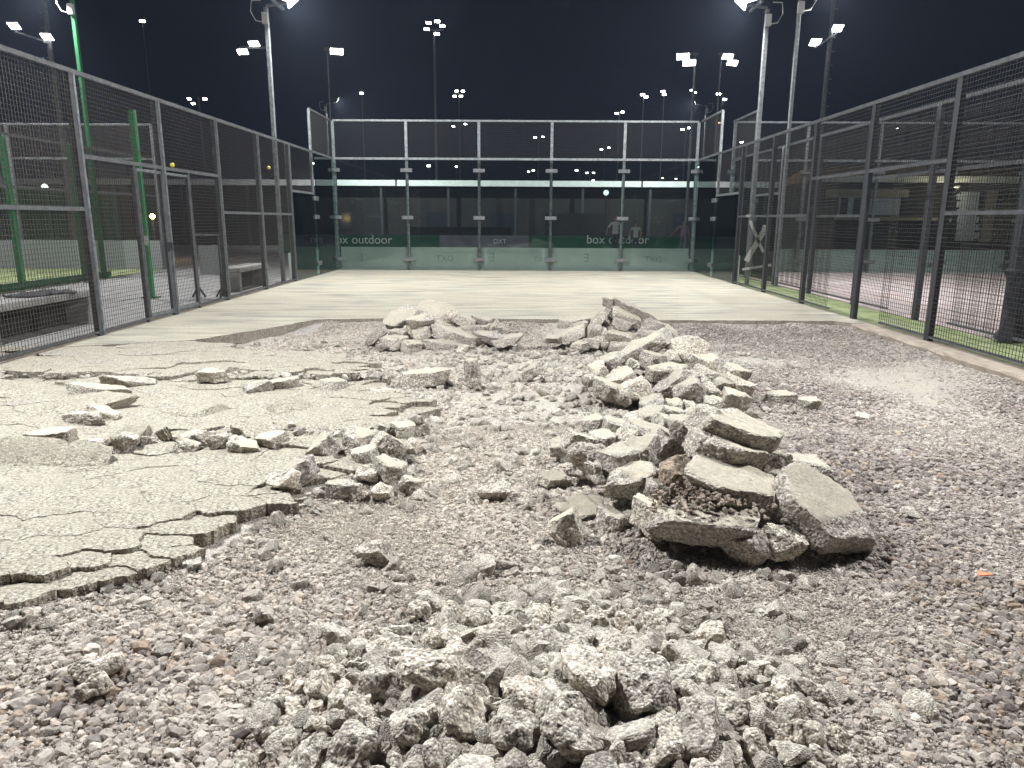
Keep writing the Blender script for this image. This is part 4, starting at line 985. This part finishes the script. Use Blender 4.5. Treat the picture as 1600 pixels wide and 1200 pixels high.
low_wall(850, 945, 333, 400, 39.5, M_DARKWALL, 'dim box-like hut seen through the fourth glass bay')

def advert():
    y = 33.6; za = PY(800, 390, y).z; zb = PY(800, 368, y).z
    def brd(px0, px1, M, label, txts):
        a = PY(px0, 380, y).x; b = PY(px1, 380, y).x; e = empty('advert_board', ((a + b) / 2, y, -.2), label, 'board'); hw = (b - a) / 2
        MB().box((-hw, 0, .02), (hw, .03, zb + .2)).build('board_panel', M, e)
        for k in range(int(hw * 2 // 2) + 1): post(e, -hw + .1 + 2 * k, .08, zb + .15, .06, .06, M_DARKSTEEL, 'support', 0)
        for px, t, s in txts:
            q = PY(px, 381, y - .02); text_mesh(t, s, 'lettering', M_LETTER, e, (q.x - (a + b) / 2, -.012, PY(px, 380.5, y).z + .2), (rad(90), 0, 0), .004)
    brd(440, 686, M_BOARD, 'green board reading box outdoor at the far left', [(564, 'box outdoor', .56)])
    brd(686.5, 826, M_PURPLE, 'grey violet advert board with small white letters', [(781, 'DXT', .3)])
    brd(826.5, 1010, M_BOARD, 'green board reading box outdoor right of centre', [(965, 'box outdoor', .56)])
    brd(1010.5, 1230, M_BOARD, 'plain green board behind the far right corner', [])
advert()

def clubhouse():
    y = 36.0; e = empty('clubhouse', (0, y, -.2), 'clubhouse with ochre roof band and blue-grey shutters behind the neighbouring court', 'building')
    def bx(px0, py0, px1, py1, d0, d1, name, M, parent=None):
        a = PY(px0, py1, y); b = PY(px1, py0, y); return MB().box((a.x, d0, a.z + .2), (b.x, d1, b.z + .2)).build(name, M, parent or e)
    a = PY(1270, 420, y).x; b = PY(1760, 420, y).x; top = PY(1400, 285, y).z + .2
    MB().box((a, 0, 0), (b, 6, top)).build('wall', M_DARKWALL, e)
    MB().box((a - .2, -.5, top - .02), (b, -.3, top + .28)).build('fascia', M_WHITE, e)
    mb = MB(); z2 = PY(1400, 256, y).z + .2
    mb.v = [(a - .2, -.3, top + .05), (b, -.3, top + .05), (b, 1.4, z2), (a - .2, 1.4, z2), (a - .2, 6, top + .05), (b, 6, top + .05)]; mb.f = [(0, 1, 2, 3), (3, 2, 5, 4), (0, 3, 4), (1, 5, 2)]
    mb.build('roof', M_OCHRE, e)
    bx(1290, 296, 1420, 308, -.06, -.01, 'beam', M_BEIGEWALL)
    for px0, px1, py0, py1 in ((1308, 1348, 306, 338), (1352, 1406, 310, 336)):
        wd = bx(px0, py0, px1, py1, -.05, -.005, 'window', M_BLUEGREY); 
        for k in range(2): bx(px0 + 3 + k * (px1 - px0) / 2, py0 + 3, px0 + (k + 1) * (px1 - px0) / 2 - 3, py1 - 3, -.07, -.052, 'pane', M_WINDOW if px0 < 1350 else M_BLUEGREY, wd)
    sh = bx(1492, 300, 1530, 376, -.06, -.005, 'shutter', M_BLUEGREY); 
    for k in range(6): bx(1493, 303 + k * 12, 1529, 312 + k * 12, -.075, -.062, 'slat', M_BLUEGREY, sh)
    bx(1531, 298, 1560, 378, -.06, -.005, 'door', M_BEIGEWALL); bx(1408, 306, 1450, 345, -.05, -.005, 'awning_panel', M_BLACK)
    bx(1300, 340, 1460, 344, -.3, -.2, 'counter', M_BEIGEWALL); 
    return e
clubhouse()
def shrub():
    c = PY(1585, 345, 27); e = empty('shrub', (c.x + .4, 27, -.2), 'yellow-green feathery shrub lit by a lamp at the right edge', 'shrub'); rnd = random.Random(8)
    MB().tube([(0, 0, 0), (.05, 0, .9), (0, .05, 1.8)], [.09, .06, .03], 7).build('trunk', M_DARKWALL, e)
    mb = MB()
    for k in range(2600):
        th = rnd.uniform(0, 6.283); ph = math.acos(rnd.uniform(-.75, 1)); r = rnd.uniform(.3, 1) ** .6 * (1.0 + .35 * mnoise.noise(Vector((math.cos(th) * 2, math.sin(th) * 2, ph * 2))))
        p = Vector((math.cos(th) * math.sin(ph) * 1.25, math.sin(th) * math.sin(ph) * 1.1, math.cos(ph) * 1.15)) * r + Vector((0, 0, 1.75)); d = (Vector((rnd.gauss(0, 1), rnd.gauss(0, 1), rnd.gauss(0.2, 1)))).normalized() * rnd.uniform(.1, .24); s = d.cross(Vector((0, 0, 1))).normalized() * .018
        mb.poly([p - s, p + s, p + d + s * .2, p + d - s * .2])
    mb.build('crown', M_LEAF, e)
M_LEAF = rough_mat('yellow_green_leaf', (0.09, 0.1, 0.015), (0.22, 0.18, 0.03), 3, 0.7)
shrub()

# ------------------------------------------------------------------ people
def person(px, y, height_m, shirt, pants, label, pose, skin=(0.42, 0.27, 0.2), hair=(0.02, 0.014, 0.01), female=False, face=180):
    q = PY(px, 380, y); e = empty('person', (q.x, y, -.2), label, 'person'); e.rotation_euler[2] = rad(face - 180); s = height_m / 1.75
    J = {'pel': (0, 0, .95), 'sp': (0, 0, 1.15), 'ch': (0, 0, 1.36), 'nk': (0, -.01, 1.5), 'hd': (0, -.02, 1.6), 'tp': (0, -.01, 1.7),
         'hl': (-.09, 0, .9), 'kl': (-.1, -.02, .5), 'al': (-.1, .02, .09), 'tl': (-.1, -.15, .04), 'hr': (.09, 0, .9), 'kr': (.1, -.02, .5), 'ar': (.1, .02, .09), 'tr': (.1, -.15, .04),
         'sl': (-.19, 0, 1.42), 'el': (-.25, .02, 1.13), 'wl': (-.25, -.08, .88), 'fl': (-.25, -.11, .79), 'sr': (.19, 0, 1.42), 'er': (.25, .02, 1.13), 'wr': (.25, -.08, .88), 'fr': (.25, -.11, .79)}
    J.update(pose)
    R = {'pel': .13, 'sp': .115, 'ch': .135, 'nk': .055, 'hd': .088, 'tp': .075, 'hl': .085, 'kl': .058, 'al': .042, 'tl': .035, 'sl': .06, 'el': .042, 'wl': .03, 'fl': .034}
    names = list(J); idx = {n: i for i, n in enumerate(names)}
    ed = [('pel', 'sp'), ('sp', 'ch'), ('ch', 'nk'), ('nk', 'hd'), ('hd', 'tp')] + [t for c in 'lr' for t in (('pel', 'h' + c), ('h' + c, 'k' + c), ('k' + c, 'a' + c), ('a' + c, 't' + c), ('ch', 's' + c), ('s' + c, 'e' + c), ('e' + c, 'w' + c), ('w' + c, 'f' + c))]
    me = bpy.data.meshes.new('skeleton'); me.from_pydata([tuple(v * s for v in J[n]) for n in names], [(idx[a], idx[b]) for a, b in ed], [])
    o = bpy.data.objects.new('tmp_body', me); COL.objects.link(o); md = o.modifiers.new('skin', 'SKIN'); sv = me.skin_vertices[0].data
    for n in names:
        r = R.get(n, R.get(n[0] + 'l', .05)) * s; w = 1.18 if n in ('pel', 'ch', 'sp') else 1
        if female and n == 'sp': r *= .86
        sv[idx[n]].radius = (r * w, r * (.8 if w > 1 else 1)); sv[idx[n]].use_root = n == 'pel'
    sb = o.modifiers.new('sub', 'SUBSURF'); sb.levels = 2; sb.render_levels = 2
    bm_ = bpy.data.meshes.new_from_object(o.evaluated_get(bpy.context.evaluated_depsgraph_get())); bpy.data.objects.remove(o)
    bm_.materials.clear()
    for nm, c in (('skin', tuple(v * .6 for v in skin)), ('shirt_cloth', tuple(v * .6 for v in shirt)), ('trouser_cloth', pants), ('shoe', (.05, .05, .05))): bm_.materials.append(mat(nm, c, .8)[0])
    for pl in bm_.polygons:
        c = pl.center / s; arm = math.hypot(abs(c.x) - .19, c.z - 1.42) > (.07 if female else .2) and abs(c.x) > .175
        pl.material_index = 3 if c.z < .08 else 2 if (c.z < .97 and not arm) else 0 if (c.z > (1.44 if female else 1.49) or arm) else 1
        pl.use_smooth = True
    link('body', bm_, None, e)
    hm = MB(); v, f = ico(3); c = Vector(J['hd']) * s + Vector((0, 0, .035 * s))
    hb = bpy.data.meshes.new('hair'); hb.from_pydata([tuple(c + Vector((a[0] * .092, a[1] * .105 + .014, a[2] * .105 if a[2] > -.2 else -.2 * .105 - (.08 if female and a[1] > .2 else 0.0) * abs(a[2]))) * s) for a in v], [], [q_ for q_ in f if not (np.mean([v[i][1] for i in q_]) < -.3 and np.mean([v[i][2] for i in q_]) < .45)])
    link('hair', hb, mat('hair', hair, .6)[0], e)
    return e
person(961, 32.6, 1.82, (.68, .66, .64), (.05, .045, .05), 'person in a white T-shirt with bent arms behind a wall post', {'er': (.3, -.05, 1.16), 'wr': (.17, -.25, 1.2), 'fr': (.1, -.3, 1.22), 'el': (-.33, .0, 1.2), 'wl': (-.38, -.1, .98), 'fl': (-.38, -.12, .9)}, face=170)
person(993, 32.0, 1.58, (.72, .70, .68), (.06, .06, .07), 'person in a white tank top standing before the green board', {'el': (-.3, .0, 1.14), 'wl': (-.36, -.08, .92), 'fl': (-.36, -.1, .83)}, female=True, skin=(.45, .3, .23))
person(1067, 32.8, 1.66, (.42, .22, .34), (.09, .085, .1), 'person in a pink shirt reaching one arm out sideways', {'el': (-.42, -.05, 1.2), 'wl': (-.62, -.12, 1.02), 'fl': (-.69, -.15, .97)})

# ------------------------------------------------------------------ floodlights
def area(name, loc, aim, power, sx=.34, sy=.26, col=COOL, parent=None):
    L = bpy.data.lights.new(name, 'AREA'); L.shape = 'RECTANGLE'; L.size = sx; L.size_y = sy; L.energy = power * LAMP_W; L.color = col
    o = bpy.data.objects.new(name, L); COL.objects.link(o); o.location = loc; o.rotation_euler = (Vector(aim) - Vector(loc)).to_track_quat('-Z', 'Y').to_euler()
    if parent: o.parent = parent; o.matrix_parent_inverse = parent.matrix_world.inverted()
    return o
def flood_head(parent, loc, aim, w=.42, h=.32, strength=40, col=COOL, name='lamp_head', Mh=None):
    """housing, lit lens and bracket, facing the aim point; coordinates relative to the parent"""
    loc = Vector(loc); d = (Vector(aim) - loc).normalized(); q = d.to_track_quat('-Z', 'Y')
    hd = MB().box((-w / 2, -h / 2, 0), (w / 2, h / 2, .05)).box((-w / 2 + .05, -h / 2 + .04, .05), (w / 2 - .05, h / 2 - .04, .085)).build(name, Mh or M_GREYSTEEL, parent, loc); hd.rotation_euler = q.to_euler()
    MB().box((-w / 2 + .02, -h / 2 + .02, -.012), (w / 2 - .02, h / 2 - .02, -.002)).build('lens', emit(col, strength), hd)
    return hd
def court_pole(x, y, h, heads, label, M=None, w=.085, group=None):
    """square pole with a cross arm, junction box, cable loop and LED floodlights"""
    e = empty('light_pole', (x, y, -.03), label, 'light pole', group); M = M or M_GALV
    bpy.context.view_layer.update()
    MB().box((-w / 2, -w / 2, 0), (w / 2, w / 2, h)).build('shaft', M, e, None, .008)
    MB().box((-.15, -.15, 0), (.15, .15, .015)).build('base_plate', M, e)
    MB().box((-.06, -w / 2 - .09, h - .34), (.06, -w / 2 - .002, h - .12)).build('junction_box', M_PLASTICW, e)
    s = -1 if x > 0 else 1
    MB().tube([(-s * .05, -.07, h - .3), (-s * .2, -.09, h - .28), (-s * .3, -.09, h - .1), (-s * .28, -.05, h + .12), (-s * .1, 0, h + .14)], .012, 6).build('cable', M_PLASTICW, e)
    ys = [hd[0][1] for hd in heads]
    MB().bar((heads[0][0][0] * .5, min(ys) - .1, h + .06), (heads[0][0][0] * .5, max(ys) + .1, h + .06), .05).bar((0, 0, h + .03), (heads[0][0][0] * .9, 0, h + .09), .05).build('cross_arm', M_GREYSTEEL, e)
    for (lx, ly, lz), aim, pw, st in heads:
        a = Vector(aim) - Vector((x, y, -.03)); flood_head(e, (lx, ly, lz), a, strength=st)
        if pw:
            dd = (a - Vector((lx, ly, lz))).normalized(); l = area('floodlight', (x + lx + dd.x * .03, y + ly + dd.y * .03, lz - .03 + dd.z * .03), aim, pw, parent=e)
    return e
PW = 430
GL = 'court floodlight poles'
court_pole(-5.28, 15.9, 5.78, [((.5, -.28, 5.98), (0.5, 12.5, 0), PW, 60), ((.5, .28, 5.98), (0.5, 17.5, 0), PW, 60)], 'galvanised floodlight pole behind the left fence near the far corner', group=GL)
court_pole(5.30, 15.9, 5.78, [((-.5, -.28, 5.98), (-0.5, 12.5, 0), PW, 60), ((-.5, .28, 5.98), (-0.5, 17.5, 0), PW, 60)], 'galvanised floodlight pole behind the right fence near the far corner', group=GL)
court_pole(-5.28, 4.1, 5.78, [((.5, -.28, 5.98), (0.3, 2.0, 0), PW * 1.55, 60), ((.5, .28, 5.98), (0.3, 6.0, 0), PW * 1.15, 60)], 'near floodlight pole on the left side of the court', group=GL)
court_pole(5.30, 4.1, 5.78, [((-.5, -.28, 5.98), (-0.3, 2.0, 0), PW * 1.1, 60), ((-.5, .28, 5.98), (-0.3, 6.0, 0), PW * .8, 60)], 'near floodlight pole on the right side of the court', group=GL)
court_pole(5.86, 15.6, 5.95, [((.5, 0, 6.12), (11, 14, 0), PW * 1.3, 60)], 'slim floodlight pole of the neighbouring court right of the first one', w=.07, group=GL)
court_pole(15.9, 8, 6.0, [((-.5, 0, 6.15), (10, 10, 0), PW * 1.2, 60)], 'floodlight pole on the far side of the neighbouring court', w=.07, group=GL)
court_pole(-10.05, 17.1, 6.25, [((-.5, -.2, 6.4), (-14, 15, 0), PW * 1.9, 60)], 'green floodlight pole of the turf court on the left', M_GREEN, group=GL)
court_pole(-20, 9, 6.2, [((.5, 0, 6.3), (-14, 13, 0), PW * 1.5, 60)], 'green floodlight pole on the far side of the turf court', M_GREEN, group=GL)

def mast(px, py, y, heads, label, lit=30, col=COOL, size=.5, rungs=0, arm=0.0, power=0, wpole=.16, foot=-.2):
    """slender mast with a cluster of floodlights at the top; heads are offsets in pixels of the photograph at that depth"""
    t = PY(px, py, y); sc = (t - CAM).length / F_PX
    e = empty('light_mast', (t.x, y, foot), label, 'light mast', 'light masts in the distance'); h = t.z - foot
    MB().tube([(0, 0, 0), (0, 0, h)], [wpole * .7, wpole * .4], 8).build('shaft', M_GREYSTEEL, e)
    xs = [a * sc for a, b in heads]
    MB().bar((min(xs + [0]) - .1, 0, h - .05), (max(xs + [0]) + .1, 0, h - .05), .08).build('cross_arm', M_GREYSTEEL, e)
    for a, b in heads:
        sgn = -1 if a < 0 else 1
        flood_head(e, (a * sc, -.1, h - b * sc), (a * sc + sgn * 1.5, -6, h - b * sc - 5), size * .95, size * .5, lit, col)
    if rungs:
        mb = MB()
        for k in range(30): zz = h - .3 - k * .42; mb.bar((0, 0, zz), (rungs * .34, 0, zz), .03)
        mb.build('climbing_rungs', M_GREYSTEEL, e)
    return e
# courts behind: shorter poles with broad panels
mast(417, 72, 27, [(-32, 8), (-16, -2), ], 'pole with two broad lamp panels left of the left floodlight pole', 26, (1, .97, .9), .45, wpole=.07)
mast(511, 74, 27, [(14, 6)], 'thin pole with one broad lamp panel between the left pole and the wall', 26, (1, .96, .88), .5, wpole=.06)
mast(1087, 82, 27, [(-9, 14), (-18, 6)], 'grey pole with two broad lamp panels left of the right floodlight pole', 26, (1, .97, .92), .5, wpole=.1)
mast(1127, 82, 27, [(15, 14), (8, 6)], 'pole with two broad lamp panels beside the grey pole', 26, (1, .98, .95), .45, wpole=.07)
mast(678, 46, 62, [(-10, 0), (4, 6), (12, -4), (-7, -8), (5, -10)], 'tallest mast with a cluster of five lamps in the middle of the sky', 40, size=.45, wpole=.22)
mast(717, 146, 75, [(-6, 4), (3, 4), (-3, -3), (6, -3)], 'mast with four clustered lamps right of the tallest mast', 40, size=.38)
mast(719, 194, 90, [(-10, 3), (8, 0)], 'mast with two lamps level with the top rail of the far wall', 40, size=.36)
mast(842, 213, 80, [(-6, 2), (6, 1)], 'mast with two lamps behind the middle of the wall mesh', 40, size=.34)
mast(968, 174, 70, [(-4, 3), (4, 1)], 'mast with two lamps above the wall mesh right of the middle', 40, size=.36)
mast(945, 231, 85, [(-5, 2), (6, 0)], 'mast with two lamps behind the fourth mesh bay', 40, size=.34)
mast(1072, 199, 70, [(-5, 3), (4, 1)], 'mast with two lamps behind the last mesh bay', 40, size=.36)
mast(1129, 146, 60, [(3, 8), (-6, 1)], 'mast with two lamps left of the right floodlight pole', 40, size=.36)
mast(310, 150, 60, [(-7, 10), (9, 4), (-12, 4)], 'mast with three lamps above the left fence', 40, size=.36)
mast(1006, 146, 55, [(-2, 2), (3, 5)], 'faint mast with a pair of flat lamps in the right half of the sky', 30, size=.34, wpole=.08)
mast(1038, 142, 55, [(0, 5), (-2, 1)], 'faint mast with a pair of flat lamps, second from the pair right of centre', 30, size=.34, wpole=.08)
mast(1083, 140, 55, [(2, 4), (-2, 1)], 'faint mast with thin slanted lamps behind the grey pole', 24, size=.3, wpole=.08)
mast(565, 140, 60, [(0, 5)], 'faint mast with a single lamp right of the left floodlight pole', 24, size=.34, wpole=.07)
mast(222, 27, 45, [(1, 5)], 'faint mast with one lamp high in the left of the sky', 20, (1, .97, .85), .36, wpole=.06)
mast(1509, 144, 45, [(0, 4)], 'faint mast with one white lamp above the right fence', 30, size=.36, wpole=.06)
mast(1497, 192, 50, [(1, 4), (1, 1)], 'faint mast with two small lamps behind the right fence post', 30, size=.3, wpole=.06)
mast(1399, 197, 60, [(2, 3)], 'faint mast with one lamp seen low above the right fence', 16, size=.2, wpole=.05)
mast(1157, 220, 50, [(1, 2)], 'faint mast with one hooded lamp behind the right corner', 26, size=.26, wpole=.06)
mast(670, 256, 80, [(0, 3)], 'faint mast with one lamp just below the wall rail, second bay', 30, size=.42, wpole=.08)
mast(713, 257, 80, [(0, 3)], 'faint mast with one small lamp just below the wall rail, second bay', 22, size=.28, wpole=.08)
mast(830, 263, 80, [(-4, 5), (3, 3)], 'faint mast with two lamps below the wall rail, third bay', 34, size=.28, wpole=.08)
mast(906, 262, 80, [(-5, 4)], 'faint mast with one lamp below the wall rail, fourth bay', 34, size=.32, wpole=.08)
mast(922, 268, 80, [(-5, 2), (5, 2), (5, 13)], 'faint mast with three lamps below the wall rail, fourth bay', 34, size=.3, wpole=.08)
mast(498, 253, 60, [(-6, 2), (3, 2)], 'faint mast with two lamps in the left glass corner', 30, size=.26, wpole=.06)
WARM = (1.0, .62, .18)
mast(767, 306, 60, [(0, 5)], 'yellow street lamp seen through the middle glass bay', 22, WARM, .4, wpole=.06)
mast(652, 306, 62, [(0, 4)], 'small orange street lamp seen through the second glass bay', 8, (1, .5, .15), .28, wpole=.05)
mast(900, 282, 60, [(0, 3)], 'small orange lamp under the rail, fourth bay', 8, (1, .55, .2), .24, wpole=.05)
mast(1035, 274, 60, [(0, 4)], 'small orange lamp under the rail, last bay', 9, (1, .55, .2), .24, wpole=.05)
mast(1056, 275, 60, [(0, 4)], 'small cream lamp under the rail, last bay', 14, (1, .9, .7), .22, wpole=.05)
mast(844, 312, 60, [(0, 5)], 'tiny white lamp in the third glass bay', 14, COOL, .2, wpole=.04)
mast(1123, 189, 24, [(0, 3)], 'small amber lamp beside the tall post of the right corner', 3, (1, .7, .35), .14, wpole=.04)

def ladder_mast(px, py, y, side, heads, label):
    t = PY(px, py, y); e = empty('ladder_mast', (t.x, y, -.2), label, 'light mast'); h = t.z + .2
    MB().tube([(0, 0, 0), (0, 0, h + 3)], [.16, .07], 8).build('shaft', M_GREYSTEEL, e)
    sc = (t - CAM).length / F_PX
    for k in range(16): MB().bar((0, 0, h + 2.4 - k * 17 * sc), (side * 7 * sc, 0, h + 2.4 - k * 17 * sc), .035).build('rung', M_GALV, e)
    xs = [a * sc for a, b in heads] + [0]; zz = min(h - b * sc for a, b in heads)
    p0, p1 = heads[0], heads[-1]
    MB().bar((heads[0][0] * sc, -.1, h - (heads[0][1] + 6) * sc), (heads[-1][0] * sc, -.1, h - (heads[-1][1] + 6) * sc), .07).build('lamp_arm', M_GALV, e)
    for a, b in heads: flood_head(e, (a * sc, -.15, h - b * sc), (a * sc, -6, h - b * sc - 8), .42, .34, 40)
ladder_mast(75, 52, 30, -1, [(-37, -7), (1, 5)], 'mast with climbing rungs and two arm lamps at the upper left')
ladder_mast(1298, 52, 30, 1, [(-21, 12), (6, -5)], 'mast with climbing rungs and two arm lamps at the upper right')

def globe(px, py, y, r, col, s, label, base=-.2):
    t = PY(px, py, y); e = empty('globe_lamp', (t.x, y, base), label, 'lamp'); h = t.z - base
    MB().tube([(0, 0, 0), (0, 0, h - r)], .035, 8).build('shaft', M_DARKSTEEL, e); v, f = ico(3)
    me = bpy.data.meshes.new('globe'); me.from_pydata((v * r + np.array([0, 0, h])).tolist(), [], f); link('globe', me, emit(col, s), e)
    return e, t
globe(947, 301, 36, .13, (.75, .88, 1), 1.6, 'round bluish globe lamp seen through the fourth glass bay')
globe(70, 292, 30, .12, (.85, 1, .9), 4, 'round white globe lamp behind the green cage')
e, t = globe(238, 338, 28, .1, (1, .62, .15), 26, 'orange globe lamp glowing behind the left gate')
L = bpy.data.lights.new('globe_light', 'POINT'); L.energy = 60; L.color = (1, .6, .2); L.shadow_soft_size = .12; lo = bpy.data.objects.new('globe_light', L); COL.objects.link(lo); lo.location = (t.x, 27.7, t.z); lo.parent = e; lo.matrix_parent_inverse = Matrix.Translation(-e.location)
L = bpy.data.lights.new('porch_light', 'POINT'); L.energy = 80; L.color = (1, .8, .55); L.shadow_soft_size = .2
cl_ = PY(1500, 292, 34.6); pe = empty('porch_lamp', (cl_.x, 34.9, cl_.z), 'small porch lamp under the clubhouse eaves', 'lamp'); MB().box((-.12, -.1, 0), (.12, .1, .06)).build('housing', M_GREYSTEEL, pe); MB().box((-.1, -.08, -.03), (.1, .08, -.002)).build('lens', emit((1, .85, .6), 6), pe)
lo = bpy.data.objects.new('porch_light', L); COL.objects.link(lo); lo.parent = pe; lo.location = (0, -.3, -.25)
# floodlight poles added to brighten the fascia of the long building
court_pole(-9.5, 37.5, 7.0, [((.5, 0, 7.2), (-4, 43, 2.5), 1000, 30)], 'added floodlight pole lighting the pale fascia on the left', group=GL)
court_pole(9.5, 37.5, 7.0, [((-.5, 0, 7.2), (4, 43, 2.5), 1000, 30)], 'added floodlight pole lighting the pale fascia on the right', group=GL)
# thin haze added to imitate the flare glow round the lamps
def haze():
    o = MB().box((-155, -45, -1.5), (155, 175, 34)).build('haze', None)
    M = bpy.data.materials.new('glow_haze'); M.use_nodes = True; t = M.node_tree; t.nodes.clear()
    out = nd(t, 'OutputMaterial'); v = nd(t, 'VolumePrincipled'); v.inputs['Color'].default_value = (0.62, 0.76, 1.0, 1); v.inputs['Density'].default_value = 0.0007; v.inputs['Anisotropy'].default_value = 0.35
    t.links.new(v.outputs[0], out.inputs['Volume']); o.data.materials.clear(); o.data.materials.append(M)
    tag(o, 'thin added haze giving the floodlights a flare-like glow', None, None, 'stuff')
haze()
print('PLATES', N_PLATES, 'CHUNKS', len(CHUNKS), 'OBJECTS', len(bpy.data.objects))
